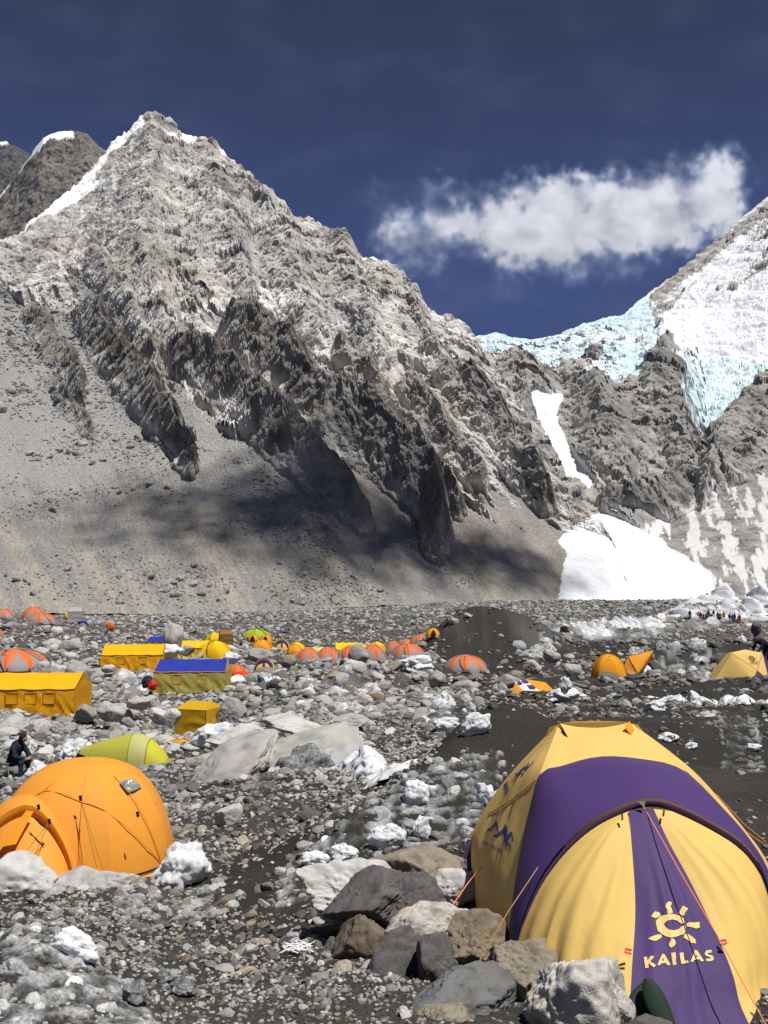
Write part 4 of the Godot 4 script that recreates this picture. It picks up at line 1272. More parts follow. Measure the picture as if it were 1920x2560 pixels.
func build_ice() -> void:
	for b in [
		[452, 2168, 9.4, 120, 95, 0.8, 1, "white ice block at the right foot of the orange tent", Vector3(0, 0.3, 0.35)],
		[532, 1842, 30.0, 92, 58, 0.8, 2, "smooth white ice lump behind the tilted granite slab", Vector3(0, 0, 0.4)],
		[188, 1882, 28.5, 80, 60, 0.8, 3, "white ice lump beside the nose of the green tent", Vector3(0, 0, 0.5)],
		[92, 1932, 22.0, 42, 50, 0.9, 4, "small ice pinnacle right of the seated person", Vector3(0, 0, 0)],
		[80, 1868, 28.0, 20, 26, 0.9, 5, "tiny ice stub above the seated person", Vector3(0, 0, 0)],
		[1040, 1664, 72.0, 70, 42, 0.8, 6, "white ice lump below the orange dome tents", Vector3(0, 0, 0)],
		[1415, 1738, 32.0, 78, 34, 0.8, 7, "broad white ice cap on the dark mound", Vector3(0, 0, 0)],
		[1413, 1712, 32.2, 26, 36, 0.9, 8, "upright ice stub on top of the white ice cap", Vector3(0, 0, 0)],
		[1382, 1754, 30.0, 20, 16, 0.9, 9, "small ice chip left of the white ice cap", Vector3(0, 0, 0)],
		[1190, 1815, 24.0, 75, 48, 0.5, 10, "tilted white ice blade left of the dark mound", Vector3(0, 0, 0.55)],
		[1118, 1812, 25.0, 60, 36, 0.6, 11, "knobbly white ice piece left of the tilted ice blade", Vector3(0, 0, 0.2)],
		[1670, 1845, 15.0, 42, 20, 0.8, 12, "white ice lump on the gravel behind the tent, left one", Vector3(0, 0, 0.1)],
		[1728, 1864, 14.6, 26, 16, 0.8, 13, "white ice lump on the gravel behind the tent, right one", Vector3(0, 0, 0.1)],
		[1885, 1868, 14.0, 32, 18, 0.8, 14, "white ice lump on the gravel near the right edge", Vector3(0, 0, 0.1)],
		[1640, 1765, 30.0, 40, 26, 0.8, 15, "grey white ice lump below the snow trench", Vector3(0, 0, 0.1)],
		[575, 1645, 84.0, 40, 26, 0.8, 16, "ice lump beside the boulder row behind the blue roof", Vector3(0, 0, 0.1)],
		[425, 1630, 86.0, 50, 34, 0.8, 17, "pale blue ice lump behind the blue roofed tent", Vector3(0, 0, 0.1)],
		[838, 1712, 62.0, 42, 42, 0.7, 18, "white ice pinnacle on the middle rubble", Vector3(0, 0, -0.2)],
		[933, 1721, 58.0, 24, 20, 0.8, 19, "small white ice stub right of the pinnacle", Vector3(0, 0, 0)],
		[1700, 1612, 70.0, 40, 24, 0.8, 20, "grey ice hump on the dark slope", Vector3(0, 0, 0)],
		[1745, 1610, 70.0, 36, 18, 0.8, 21, "white ice patch right of the grey ice hump", Vector3(0, 0, 0.3)],
		[1855, 1603, 80.0, 18, 24, 0.8, 22, "pointed ice stub left of the dark boulder", Vector3(0, 0, 0)],
		[1258, 2003, 12.0, 60, 46, 0.7, 25, "white ice knob left of the tent shoulder", Vector3(0, 0, 0.2)],
		[1040, 1985, 12.3, 60, 60, 0.6, 26, "white ice tooth on the dirty ice slope", Vector3(0, 0, 0.5)],
		[965, 2098, 10.4, 75, 60, 0.6, 27, "white ice knob above the tan boulder", Vector3(0, 0, 0.3)],
		[858, 2140, 9.8, 60, 42, 0.6, 28, "curled white ice rim on the dirty ice slope", Vector3(0, 0, -0.2)],
		[790, 2150, 9.6, 70, 36, 0.6, 29, "low white ice rim left of the curled one", Vector3(0, 0, -0.2)],
		[1215, 1990, 12.0, 40, 60, 0.6, 30, "thin white ice tooth left of the tent", Vector3(0, 0, 0.3)],
		[1055, 2075, 10.6, 40, 55, 0.6, 31, "grey ice tooth left of the striped stone", Vector3(0, 0, 0.1)],
		[190, 2370, 6.2, 110, 60, 0.5, 34, "smooth blue white ice tongue at the bottom left", Vector3(0.3, 0, -0.55)],
		[425, 2445, 5.8, 58, 40, 0.8, 35, "glassy grey ice lump on the near gravel, upper one", Vector3(0, 0, 0.1)],
		[455, 2475, 5.6, 58, 34, 0.8, 36, "glassy grey ice lump on the near gravel, lower one", Vector3(0, 0, -0.1)],
		[335, 2490, 5.4, 60, 50, 0.8, 37, "glassy grey ice lump beside the ice tongue", Vector3(0, 0, -0.3)]]:
		ice_block(b[0], b[1], b[2], b[3], b[4], b[5], b[6], b[7], b[8], b[6] >= 35 or b[6] == 20)
	ice_block(765, 1935, 19.6, 150, 110, 0.6, 50, "dirty grey ice pedestal under the wide flat slab", Vector3.ZERO, true)
	ice_wall(hit(825, 1915), hit(1105, 1905), 0.85, 0.5, 61, "long white ice wall behind the granite slabs", 5.0)
	ice_wall(hit(1610, 1738), hit(2000, 1752), 0.75, 0.5, 62, "long snow bank in the trench before the right tent", 12.0)
	ice_wall(hit(645, 1700), hit(790, 1702), 1.1, 0.8, 63, "white ice edge on the bank below the small arched tent", 7.0)
	ice_wall(hit(850, 1772), hit(915, 1775), 0.9, 0.6, 64, "fluted ice cliff in the middle rubble", 3.0)
	ice_wall(hit(1085, 1762), hit(1150, 1765), 0.8, 0.6, 65, "fluted grey ice cliff left of the collapsed tent", 3.0)
	ice_wall(at(1370, 1604, 112), at(1560, 1583, 118), 3.2, 3.0, 66, "jagged white serac ridge nearest the dark mound", 6.0)
	ice_wall(at(1480, 1572, 135), at(1680, 1548, 145), 3.6, 3.0, 67, "jagged white serac ridge in the middle", 6.0)
	ice_wall(at(1620, 1556, 160), at(1960, 1520, 172), 3.2, 4.0, 68, "white serac ridge behind the climbers", 9.0)
	ice_wall(at(1650, 1545, 182), at(2150, 1505, 190), 5.5, 6.0, 69, "tallest white serac ridge at the right edge", 10.0)
	ice_wall(at(1700, 1520, 225), at(2200, 1485, 235), 8.0, 8.0, 70, "far white icefall wall right of the snow fan", 10.0)
	ice_wall(at(930, 1545, 190), at(1070, 1538, 200), 2.4, 3.0, 71, "low grey ice hump beyond the orange domes", 5.0, M.ice_dirty)
	ice_wall(at(1010, 1530, 215), at(1180, 1522, 225), 2.6, 3.0, 72, "long grey ice hump above the dark mound", 5.0, M.ice_dirty)

# ---------------------------------------------------------------- cloth and surfaces
func grid(pts: PackedVector3Array, nu: int, nv: int) -> ArrayMesh:      # (nu + 1) x (nv + 1) points
	var nor := PackedVector3Array()
	nor.resize(pts.size())
	var ind := PackedInt32Array()
	for i in nu + 1:
		for j in nv + 1:
			var e0 := pts[mini(i + 1, nu) * (nv + 1) + j] - pts[maxi(i - 1, 0) * (nv + 1) + j]
			var e1 := pts[i * (nv + 1) + mini(j + 1, nv)] - pts[i * (nv + 1) + maxi(j - 1, 0)]
			var n := e0.cross(e1)
			nor[i * (nv + 1) + j] = n.normalized() if n.length_squared() > 1e-14 else Vector3.UP
			if i < nu and j < nv:
				var k := i * (nv + 1) + j
				ind.append_array(PackedInt32Array([k, k + 1, k + nv + 1, k + 1, k + nv + 2, k + nv + 1]))
	return arrays(pts, nor, PackedColorArray(), ind)

func tube(parent: Node, called: String, pts: Array, r: float, m: Material, sides := 6) -> MeshInstance3D:
	var p := PackedVector3Array()
	var n := pts.size()
	for i in n:
		var t: Vector3 = (pts[mini(i + 1, n - 1)] - pts[maxi(i - 1, 0)]).normalized()
		var a := t.cross(Vector3(0.3, 0.9, 0.31)).normalized()
		var b := t.cross(a)
		for k in sides + 1:
			var f := TAU * k / sides
			p.append(pts[i] + (a * cos(f) + b * sin(f)) * r)
	return mesh_node(called, grid(p, n - 1, sides), m, parent)

func facet(parent: Node, called: String, pts: Array, m: Material, sag := 0.0) -> MeshInstance3D:
	# a panel of cloth pinned at its corners (three or four), a little slack in the middle
	var n := 10
	var p := PackedVector3Array()
	var a: Vector3 = pts[0]
	var b: Vector3 = pts[1]
	var c: Vector3 = pts[2]
	var d: Vector3 = pts[3] if pts.size() > 3 else pts[2]
	var nrm := (b - a).cross(c - a).normalized()
	for i in n + 1:
		for j in n + 1:
			var u := float(i) / n
			var v := float(j) / n
			var q := a.lerp(b, u).lerp(d.lerp(c, u), v)
			p.append(q + nrm * sag * sin(PI * u) * sin(PI * v))
	return mesh_node(called, grid(p, n, n), m, parent)

func spline(pts: Array, n: int) -> PackedVector3Array:      # n + 1 points of a smooth line
	var c := Curve3D.new()
	for i in pts.size():
		var t: Vector3 = (pts[mini(i + 1, pts.size() - 1)] - pts[maxi(i - 1, 0)]) / 6.0
		c.add_point(pts[i], -t, t)
	c.bake_interval = 0.02
	var out := PackedVector3Array()
	var l := c.get_baked_length()
	for i in n + 1: out.append(c.sample_baked(l * i / n, true))
	return out

func cloth(r: float, g: float, b: float, thin := 0.35, rough := 0.62) -> StandardMaterial3D:
	var m := surf(srgb(r, g, b), rough)
	m.cull_mode = BaseMaterial3D.CULL_DISABLED
	m.backlight_enabled = true
	m.backlight = srgb(r * thin, g * thin, b * thin)
	m.uv1_triplanar = true
	m.uv1_world_triplanar = true
	m.uv1_scale = Vector3.ONE / 1.3
	m.normal_enabled = true
	m.normal_texture = M.crease
	m.normal_scale = 0.35
	return m

# ---------------------------------------------------------------- tents
var org := Vector3.ZERO
func sp(q: Array) -> Vector3:      # sighted point in the axes of the thing being built
	return at(q[0], q[1], q[2]) - org
func sps(l: Array) -> Array:
	var out := []
	for q in l: out.append(sp(q))
	return out

# cloth stretched between two lines; belly pushes it out, folds ripple it
func stretch(c0: PackedVector3Array, c1: PackedVector3Array, nv: int, belly := 0.0, fold := 0.0, waves := 6.0, sd := 1) -> PackedVector3Array:
	var nu := c0.size() - 1
	var p := PackedVector3Array()
	var nz := noise(sd, 1.0, 3)
	for i in nu + 1:
		for j in nv + 1:
			p.append(c0[i].lerp(c1[i], float(j) / nv))
	var out := p.duplicate()
	for i in nu + 1:
		for j in nv + 1:
			var e0 := p[mini(i + 1, nu) * (nv + 1) + j] - p[maxi(i - 1, 0) * (nv + 1) + j]
			var e1 := p[i * (nv + 1) + mini(j + 1, nv)] - p[i * (nv + 1) + maxi(j - 1, 0)]
			var n := e0.cross(e1)
			if n.length_squared() < 1e-12: continue
			n = n.normalized()
			if n.dot(p[i * (nv + 1) + j] - Vector3(0, 0.4, -0.3)) < 0.0: n = -n
			var u := float(i) / nu
			var v := float(j) / nv
			var f := nz.get_noise_2d(v * waves, u * 0.8) * fold * smoothstep(0.0, 0.7, u)
			out[i * (nv + 1) + j] += n * (belly * sin(PI * v) * sin(PI * clampf(u, 0.05, 0.95)) + f * sin(PI * clampf(v * 0.96 + 0.02, 0, 1)))
	return out

# lay a flat print on cloth: each corner is looked up on the panel it is sewn or printed on
func on_panel(p: PackedVector3Array, nu: int, nv: int, px: float, py: float, lift: float) -> Vector3:
	var s := sight(px, py)
	var ray := Vector3(s.x, s.y, -1)
	var eye := Vector3(0, EYE, 0) - org
	for i in nu:
		for j in nv:
			var k := i * (nv + 1) + j
			for t in [[k, k + 1, k + nv + 1], [k + 1, k + nv + 2, k + nv + 1]]:
				var h = Geometry3D.ray_intersects_triangle(eye, ray, p[t[0]], p[t[1]], p[t[2]])
				if h != null:
					var n := (p[t[1]] - p[t[0]]).cross(p[t[2]] - p[t[0]]).normalized()
					if n.dot(eye - h) < 0.0: n = -n
					return h + n * lift
	return Vector3.INF

func print_shapes(parent: Node, called: String, p: PackedVector3Array, nu: int, nv: int, shapes: Array, m: Material, lift := 0.004, small := false) -> Node:
	var st := SurfaceTool.new()
	st.begin(Mesh.PRIMITIVE_TRIANGLES)
	var any := false
	var seen := {}
	for poly in shapes:
		var flat := PackedVector2Array()
		for q in poly:
			flat.append(Vector2(q[0], q[1]))
		var tri := Geometry2D.triangulate_polygon(flat)
		var todo := []
		for i in range(0, tri.size(), 3): todo.append([flat[tri[i]], flat[tri[i + 1]], flat[tri[i + 2]]])
		while not todo.is_empty():
			var q: Array = todo.pop_back()
			var e := [q[0].distance_to(q[1]), q[1].distance_to(q[2]), q[2].distance_to(q[0])]
			var big: float = maxf(e[0], maxf(e[1], e[2]))
			if big > 5.0:
				var w := e.find(big)
				var mid: Vector2 = (q[w] + q[(w + 1) % 3]) * 0.5
				todo.append([q[w], mid, q[(w + 2) % 3]])
				todo.append([mid, q[(w + 1) % 3], q[(w + 2) % 3]])
				continue
			var c := []
			for k in 3:
				if not seen.has(q[k]): seen[q[k]] = on_panel(p, nu, nv, q[k].x, q[k].y, lift)
				c.append(seen[q[k]])
			if c[0] == Vector3.INF or c[1] == Vector3.INF or c[2] == Vector3.INF: continue
			var n: Vector3 = (c[2] - c[0]).cross(c[1] - c[0]).normalized()
			if n.dot(Vector3(0, EYE, 0) - org - c[0]) < 0.0:
				n = -n
				c.reverse()
			for k in 3:
				st.set_normal(n)
				st.add_vertex(c[k])
			any = true
	if any:
		var o := mesh_node(called, st.commit(), m, parent)
		if small: o.set_meta("kind", "stuff")
		return o
	return parent

func text_shapes(word: String, origin: Vector2, along_x: Vector2, up: Vector2, serif := false) -> Array:
	# letter triangles of a word, laid from origin with the given axes (one unit is the cap height)
	var f := SystemFont.new()
	f.font_names = PackedStringArray(["Droid Serif" if serif else "Droid Sans"])
	f.font_weight = 700
	var tm := TextMesh.new()
	tm.text = word
	tm.font = f
	tm.font_size = 32
	tm.pixel_size = 0.042
	tm.depth = 0.0
	tm.curve_step = 4.0
	tm.horizontal_alignment = HORIZONTAL_ALIGNMENT_LEFT
	tm.vertical_alignment = VERTICAL_ALIGNMENT_BOTTOM
	var arr := tm.get_mesh_arrays()
	var v: PackedVector3Array = arr[Mesh.ARRAY_VERTEX]
	var ix = arr[Mesh.ARRAY_INDEX]
	var out := []
	var n: int = v.size() if ix == null or ix.size() == 0 else ix.size()
	for i in range(0, n, 3):
		var t := []
		for k in 3:
			var q: Vector3 = v[i + k] if ix == null or ix.size() == 0 else v[ix[i + k]]
			var w := origin + along_x * q.x + up * q.y
			t.append([w.x, w.y])
		out.append(t)
	return out

func build_purple_tent() -> void:
	org = at(1560, 2480, 5.9)
	org.y = ground_y(org.x, org.z)
	var t := thing("dome_tent", org)
	tag(t, "big yellow and purple dome tent in the right foreground", "tent", "tents of the camp")
	occupied.append([org.x, org.z, 1.25])
	var N := 48
	var arch := spline(sps([[1262, 2565, 5.08], [1280, 2430, 5.1], [1298, 2324, 5.14], [1326, 2246, 5.17], [1364, 2172, 5.2], [1420, 2102, 5.24], [1490, 2044, 5.28], [1580, 2004, 5.32], [1640, 1996, 5.32], [1710, 2018, 5.3], [1800, 2066, 5.28], [1856, 2105, 5.25], [1896, 2155, 5.22], [1920, 2215, 5.18], [1938, 2320, 5.14], [1950, 2470, 5.1]]), N)
	var hood_b := spline(sps([[1254, 2545, 5.26], [1270, 2371, 5.42], [1285, 2230, 5.58], [1299, 2136, 5.7], [1320, 2042, 5.82], [1350, 1935, 5.95], [1408, 1914, 6.02], [1469, 1896, 6.06], [1530, 1890, 6.08], [1610, 1898, 6.06], [1674, 1910, 6.02], [1728, 1939, 5.95], [1798, 2022, 5.8], [1840, 2072, 5.65], [1905, 2150, 5.45], [1945, 2260, 5.35], [1965, 2450, 5.25]]), N)
	var hp := stretch(arch, hood_b, 12, 0.05, 0.0)
	var hd := mesh_node("hood", grid(hp, N, 12), M.purple, t)
	# rolled brim of the hood
	var brim := []
	for i in N + 1: brim.append(arch[i] + Vector3(0, -0.012, 0.012))
	var brim2 := PackedVector3Array()
	for q in brim: brim2.append(q + Vector3(0, -0.035, -0.015))
	mesh_node("hood_brim", grid(stretch(PackedVector3Array(brim), brim2, 4, 0.01, 0.0), N, 4), M.purple, hd)
	tube(hd, "piping", brim2, 0.0025, M.piping)
	# the door: two yellow wings and a purple strip
	var base_y := 0.0
	var top_l := sp([1572, 2026, 5.27])
	var top_r := sp([1634, 2022, 5.27])
	var strip_l := spline([top_l, sp([1588, 2250, 4.92]), sp([1580, 2420, 4.66]), sp([1572, 2560, 4.45]), sp([1568, 2680, 4.3])], 30)
	var strip_r := spline([top_r, sp([1671, 2103, 5.15]), sp([1727, 2206, 4.98]), sp([1798, 2352, 4.76]), sp([1833, 2440, 4.64]), sp([1850, 2510, 4.56]), sp([1885, 2590, 4.45]), sp([1905, 2680, 4.36])], 30)
	var sp_p := stretch(strip_l, strip_r, 20, 0.02, 0.030, 5.0, 5)
	var ds := mesh_node("door_strip", grid(sp_p, 30, 20), M.purple, t)
	var a_l := PackedVector3Array()
	var a_r := PackedVector3Array()
	for i in 31:
		var f := float(i) / 30.0
		var kl := (1.0 - f) * 25.5
		var kr := 28.0 + f * (N - 28.0)
		a_l.append(arch[int(kl)].lerp(arch[mini(int(kl) + 1, N)], kl - int(kl)) + Vector3(0, -0.045, -0.01))
		a_r.append(arch[int(kr)].lerp(arch[mini(int(kr) + 1, N)], kr - int(kr)) + Vector3(0, -0.045, -0.01))
	a_l[0] = top_l
	a_r[0] = top_r
	var left_wing := stretch(a_l, strip_l, 26, 0.09, 0.05, 6.0, 11)
	mesh_node("door_wing", grid(left_wing, 30, 26), M.kyellow, t)
	var right_wing := stretch(strip_r, a_r, 26, 0.08, 0.05, 7.0, 14)
	mesh_node("door_wing", grid(right_wing, 30, 26), M.kyellow, t)
	# roof between hood and ridge
	var ridge := spline(sps([[1398, 1808, 6.55], [1440, 1816, 6.55], [1490, 1819, 6.55], [1530, 1815, 6.55], [1574, 1806, 6.55]]), 24)
	var hood_top := PackedVector3Array()
	var i0 := 0
	var i1 := 0
	var best0 := 1e9
	var best1 := 1e9
	var hl := sp([1350, 1935, 5.95])
	var hr := sp([1728, 1939, 5.95])
	for i in N + 1:
		if hood_b[i].distance_to(hl) < best0:
			best0 = hood_b[i].distance_to(hl)
			i0 = i
		if hood_b[i].distance_to(hr) < best1:
			best1 = hood_b[i].distance_to(hr)
			i1 = i
	for i in 25:
		var k := lerpf(i0, i1, i / 24.0)
		hood_top.append(hood_b[int(k)].lerp(hood_b[mini(int(k) + 1, N)], k - int(k)))
	mesh_node("roof_panel", grid(stretch(hood_top, ridge, 12, 0.03, 0.0), 24, 12), M.kyellow, t)
	# sides: from the hood edge back to the pole behind
	var rear_l := sps([[1398, 1808, 6.55], [1328, 1877, 6.85], [1272, 1939, 7.0], [1229, 1995, 7.1], [1196, 2051, 7.1], [1177, 2105, 7.05], [1180, 2200, 6.95], [1192, 2290, 6.75]])
	var rear_r := sps([[1574, 1806, 6.55], [1650, 1868, 6.85], [1735, 1950, 7.0], [1840, 2070, 7.0], [1900, 2150, 6.95], [1930, 2220, 6.85], [1945, 2300, 6.7]])
	var fl := [sp([1398, 1808, 6.55]), sp([1372, 1875, 6.25]), hl]
	for k in range(i0 - 2, -1, -2): fl.append(hood_b[k])
	var fr := [sp([1574, 1806, 6.55]), sp([1650, 1870, 6.25]), hr]
	for k in range(i1 + 2, N + 1, 2): fr.append(hood_b[k])
	var rl := spline(rear_l, 40)
	var rr := spline(rear_r, 40)
	var side_p := stretch(spline(fl, 40), rl, 16, 0.035, 0.035, 8.0, 21)
	var sd := mesh_node("side_panel", grid(side_p, 40, 16), M.kyellow, t)
	mesh_node("side_panel", grid(stretch(rr, spline(fr, 40), 16, 0.035, 0.035, 8.0, 23), 40, 16), M.kyellow, t)
	# rear half
	var back := spline([rl[40], sp([1290, 2195, 7.6]), sp([1480, 2135, 8.2]), sp([1700, 2165, 7.9]), rr[40]], 40)
	var loop := []
	for i in range(40, -1, -5): loop.append(rl[i])
	for i in range(0, 41, 5): loop.append(rr[i])
	mesh_node("rear_panel", grid(stretch(spline(loop, 40), back, 16, 0.28, 0.0), 40, 16), M.kyellow, t)
	var hem := []
	for i in range(0, 41, 2): hem.append(back[i] + Vector3(0, 0.02, 0))
	tube(t, "hem", hem, 0.012, M.purple)
	# purple corner of the rear edge and the dark groundsheet under the lifted side
	var edge := []
	for i in range(28, 41): edge.append(rl[i] + Vector3(-0.012, 0, 0))
	tube(t, "corner_sleeve", edge, 0.02, M.purple)
	facet(t, "groundsheet", [sp([1192, 2285, 6.74]), sp([1262, 2500, 5.32]), sp([1262, 2545, 5.3]), sp([1190, 2350, 6.7])], M.black)
	# vents at both ends of the ridge
	facet(t, "vent", sps([[1398, 1804, 6.5], [1424, 1850, 6.35], [1404, 1858, 6.42], [1394, 1840, 6.55]]), M.orange_deep)
	facet(t, "vent_opening", sps([[1402, 1812, 6.46], [1424, 1850, 6.335], [1416, 1852, 6.33], [1404, 1832, 6.42]]), M.black)
	facet(t, "vent", sps([[1574, 1803, 6.5], [1600, 1850, 6.4], [1585, 1846, 6.35], [1560, 1815, 6.42]]), M.orange_deep)
	facet(t, "vent_flap", sps([[1306, 1962, 6.55], [1338, 1948, 6.25], [1330, 1956, 6.2], [1310, 1968, 6.4]]), M.orange_deep)
	# seams along the poles
	var seam := []
	for k in 25:
		var u := k / 24.0
		var h := on_panel(side_p, 40, 16, lerpf(1340, 1222, u), lerpf(1952, 2036, u) + 6.0 * sin(PI * u), 0.006)
		if h != Vector3.INF: seam.append(h)
	if seam.size() > 1: tube(t, "pole_seam", seam, 0.004, M.kseam)
	# printed sun and name on the strip, as seen from the front
	var sun := []
	var z := func_zoom([[[455, 425], [500, 395], [560, 378], [630, 374], [700, 395], [735, 425], [745, 470], [720, 482], [690, 465], [665, 445], [610, 432], [560, 448], [522, 485], [545, 520], [580, 545], [630, 552], [680, 540], [715, 515], [742, 492], [758, 520], [758, 565], [735, 600], [690, 608], [650, 622], [600, 632], [540, 618], [490, 585], [455, 560], [440, 500], [432, 455]],
		[[545, 260], [575, 235], [605, 245], [605, 268], [588, 285], [605, 315], [615, 360], [595, 370], [565, 370], [560, 330], [545, 300]],
		[[730, 283], [785, 315], [762, 345], [745, 392], [720, 390], [678, 365], [700, 335]],
		[[770, 480], [800, 463], [850, 468], [912, 460], [908, 490], [915, 520], [870, 533], [835, 520], [772, 510]],
		[[750, 590], [790, 595], [830, 620], [868, 655], [872, 695], [820, 690], [775, 655], [740, 635]],
		[[605, 635], [630, 648], [650, 680], [635, 720], [605, 745], [580, 725], [580, 690], [600, 668]],
		[[495, 600], [497, 625], [470, 650], [430, 670], [385, 660], [355, 648], [370, 630], [410, 612], [455, 597]],
		[[382, 400], [400, 375], [425, 345], [470, 358], [490, 395], [460, 408], [430, 422]]])
	for k in z.size(): print_shapes(ds, "emblem_ring" if k == 0 else "emblem_ray", sp_p, 30, 20, [z[k]], M.kprint)
	var word := func_zoom([[[302, 845], [340, 840], [348, 885], [378, 832], [418, 835], [378, 890], [435, 935], [408, 958], [358, 912], [358, 962], [322, 968]],
		[[448, 930], [505, 808], [528, 815], [512, 850], [500, 885], [524, 885], [512, 850], [528, 815], [592, 925], [568, 938], [540, 908], [490, 915], [472, 935]],
		[[602, 798], [645, 793], [660, 928], [622, 935]],
		[[690, 800], [732, 792], [745, 885], [790, 880], [795, 908], [708, 920]],
		[[810, 895], [860, 765], [885, 772], [872, 815], [862, 848], [888, 845], [872, 815], [885, 772], [958, 885], [930, 893], [905, 868], [852, 875], [840, 895]],
		[[1040, 765], [1045, 795], [1005, 798], [998, 812], [1055, 830], [1068, 862], [1045, 888], [985, 890], [978, 862], [1030, 860], [1030, 848], [975, 830], [962, 805], [985, 772]]])
	for w in word: print_shapes(ds, "letter", sp_p, 30, 20, [w], M.kprint)
	# prints on the side: emblem, ridge line and a line of words
	var sm := func_zoom2([[[985, 110], [955, 150], [905, 210], [895, 205], [935, 160]], [[915, 140], [905, 165], [875, 185], [890, 160]], [[890, 190], [900, 215], [860, 260], [835, 275], [850, 235], [870, 215], [830, 240], [800, 290], [775, 310], [740, 350], [728, 340], [730, 310], [760, 285], [790, 245], [840, 205]], [[830, 285], [838, 300], [800, 335], [800, 310]], [[725, 340], [690, 385], [655, 415], [690, 370]], [[745, 350], [700, 430], [690, 420], [725, 370]], [[712, 325], [715, 305], [740, 290], [745, 310]]])
	print_shapes(sd, "side_emblem", side_p, 40, 16, sm, M.blue_print, 0.004, true)
	var bars := []
	for k in 6: bars.append([[548 + k * 9 - k * k, 468 + k * 22], [600 + k * 6, 405 + k * 24], [608 + k * 6, 412 + k * 24], [556 + k * 9 - k * k, 478 + k * 22]])
	print_shapes(sd, "side_name_print", side_p, 40, 16, func_zoom2(bars), M.blue_print, 0.004, true)
	var mts := func_zoom2([[[302, 1140], [350, 1045], [362, 1075], [455, 940], [485, 1115], [475, 1135], [440, 1030], [432, 1060], [428, 1020], [362, 1105], [345, 1090]], [[405, 1190], [420, 1150], [440, 1130], [448, 1145], [475, 1125], [530, 1080], [580, 1000], [600, 1050], [608, 1150], [650, 1105], [670, 1105], [690, 1230], [680, 1255], [655, 1150], [640, 1180], [610, 1175], [625, 1275], [640, 1260], [655, 1400], [640, 1370], [615, 1290], [600, 1320], [565, 1235], [545, 1255], [555, 1180], [545, 1115], [480, 1165], [450, 1185], [430, 1170]]])
	print_shapes(sd, "mountain_print", side_p, 40, 16, mts, M.blue_print, 0.004, true)
	var ww := text_shapes("SEVEN SUMMIT TREKS", Vector2(1206, 2112), Vector2(3.2, 1.75), Vector2(1.2, -9.5), true)
	print_shapes(sd, "word_print", side_p, 40, 16, ww, M.blue_print, 0.004, true)
	# guy lines
	tube(t, "guy_line", [sp([1608, 2015, 5.3]), sp([1712, 2200, 4.85]), sp([1800, 2350, 4.55]), sp([1930, 2590, 4.2])], 0.0028, M.cord_pink)
	tube(t, "guy_line", [sp([1345, 2168, 5.2]), sp([1270, 2280, 5.15]), sp([1130, 2520, 5.0]), sp([1095, 2580, 4.95])], 0.0032, M.cord_tan)
	tube(t, "guy_line", [sp([1348, 1940, 5.9]), sp([1283, 2085, 6.1])], 0.003, M.cord_pink)
	tube(t, "guy_line", [sp([1268, 2070, 6.3]), sp([1205, 2165, 6.45]), sp([1172, 2205, 6.5]), sp([1085, 2330, 6.0])], 0.004, M.cord_pink)
	tube(t, "guy_line", [sp([1805, 2010, 6.7]), sp([1850, 2070, 7.0]), sp([1910, 2110, 7.2])], 0.004, M.cord_pink)
	tube(t, "guy_line", [sp([1790, 1985, 6.7]), sp([1860, 2060, 7.1]), sp([1915, 2105, 7.25])], 0.004, M.cord_pink)
	tube(t, "tie_tape", [sp([1578, 2375, 4.66]), sp([1563, 2372, 4.65]), sp([1562, 2380, 4.64]), sp([1578, 2384, 4.64])], 0.006, M.cord_red)
	tube(t, "tie_tape", [sp([1800, 2352, 4.72]), sp([1815, 2350, 4.7]), sp([1816, 2358, 4.7]), sp([1803, 2362, 4.7])], 0.006, M.cord_red)
	tube(t, "zip_pull", [sp([1555, 2034, 5.2]), sp([1556, 2050, 5.18])], 0.006, M.dark_green)
	tube(t, "zip_pull", [sp([1660, 2027, 5.22]), sp([1658, 2040, 5.2])], 0.006, M.dark_green)
	tube(t, "corner_strap", [sp([1183, 2272, 6.7]), sp([1190, 2300, 6.68]), sp([1196, 2325, 6.66])], 0.007, M.cord_red)
	facet(t, "hood_clip", sps([[1594, 2003, 5.25], [1612, 2003, 5.25], [1612, 2020, 5.24]]), M.grey_cloth)
	# clogs left by the door
	for c in [[1652, 2530, 4.42, "dark green rubber clog standing on end against the tent door", 0.32, 0.25], [1590, 2520, 4.5, "dark green rubber clog lying beside the cream boulder", -0.75, 1.1]]:
		clog(at(c[0], c[1], c[2]), c[3], c[4], c[5])
	var stick := thing("stick", hit(600, 2450))
	tag(stick, "thin straw coloured stick on the near gravel", "stick")
	tube(stick, "shaft", [Vector3(-0.07, 0.03, 0.03), Vector3(0, 0.045, 0), Vector3(0.075, 0.055, -0.04)], 0.0035, M.straw)
	var tangle := thing("cord_tangle", hit(745, 2385))
	tag(tangle, "tangle of white cord on the gravel left of the stone pile", "cord")
	var loops := []
	for i in 60: loops.append(Vector3(sin(i * 0.9) * 0.07 + sin(i * 0.31) * 0.05, 0.05 + 0.012 * sin(i * 1.7), cos(i * 0.7) * 0.06 + i * 0.0012))
	tube(tangle, "cord", loops, 0.0028, M.white_print)
	var sack := stone_mesh(77, 3, Vector3(0.07, 0.12, 0.08), 5, 0.1, true, 0.15)
	var so := mesh_node("stuff_sack", sack, M.blue_cloth)
	so.position = at(1176, 2292, 6.85)
	tag(so, "blue stuff sack tucked against the left tent corner", "sack")

func func_zoom(polys: Array) -> Array:      # corners measured on the enlarged door (origin 1540, 2200)
	var out := []
	for p in polys:
		var l := []
		for q in p: l.append([1540.0 + q[0] * 0.22905, 2200.0 + q[1] * 0.22905])
		out.append(l)
	return out

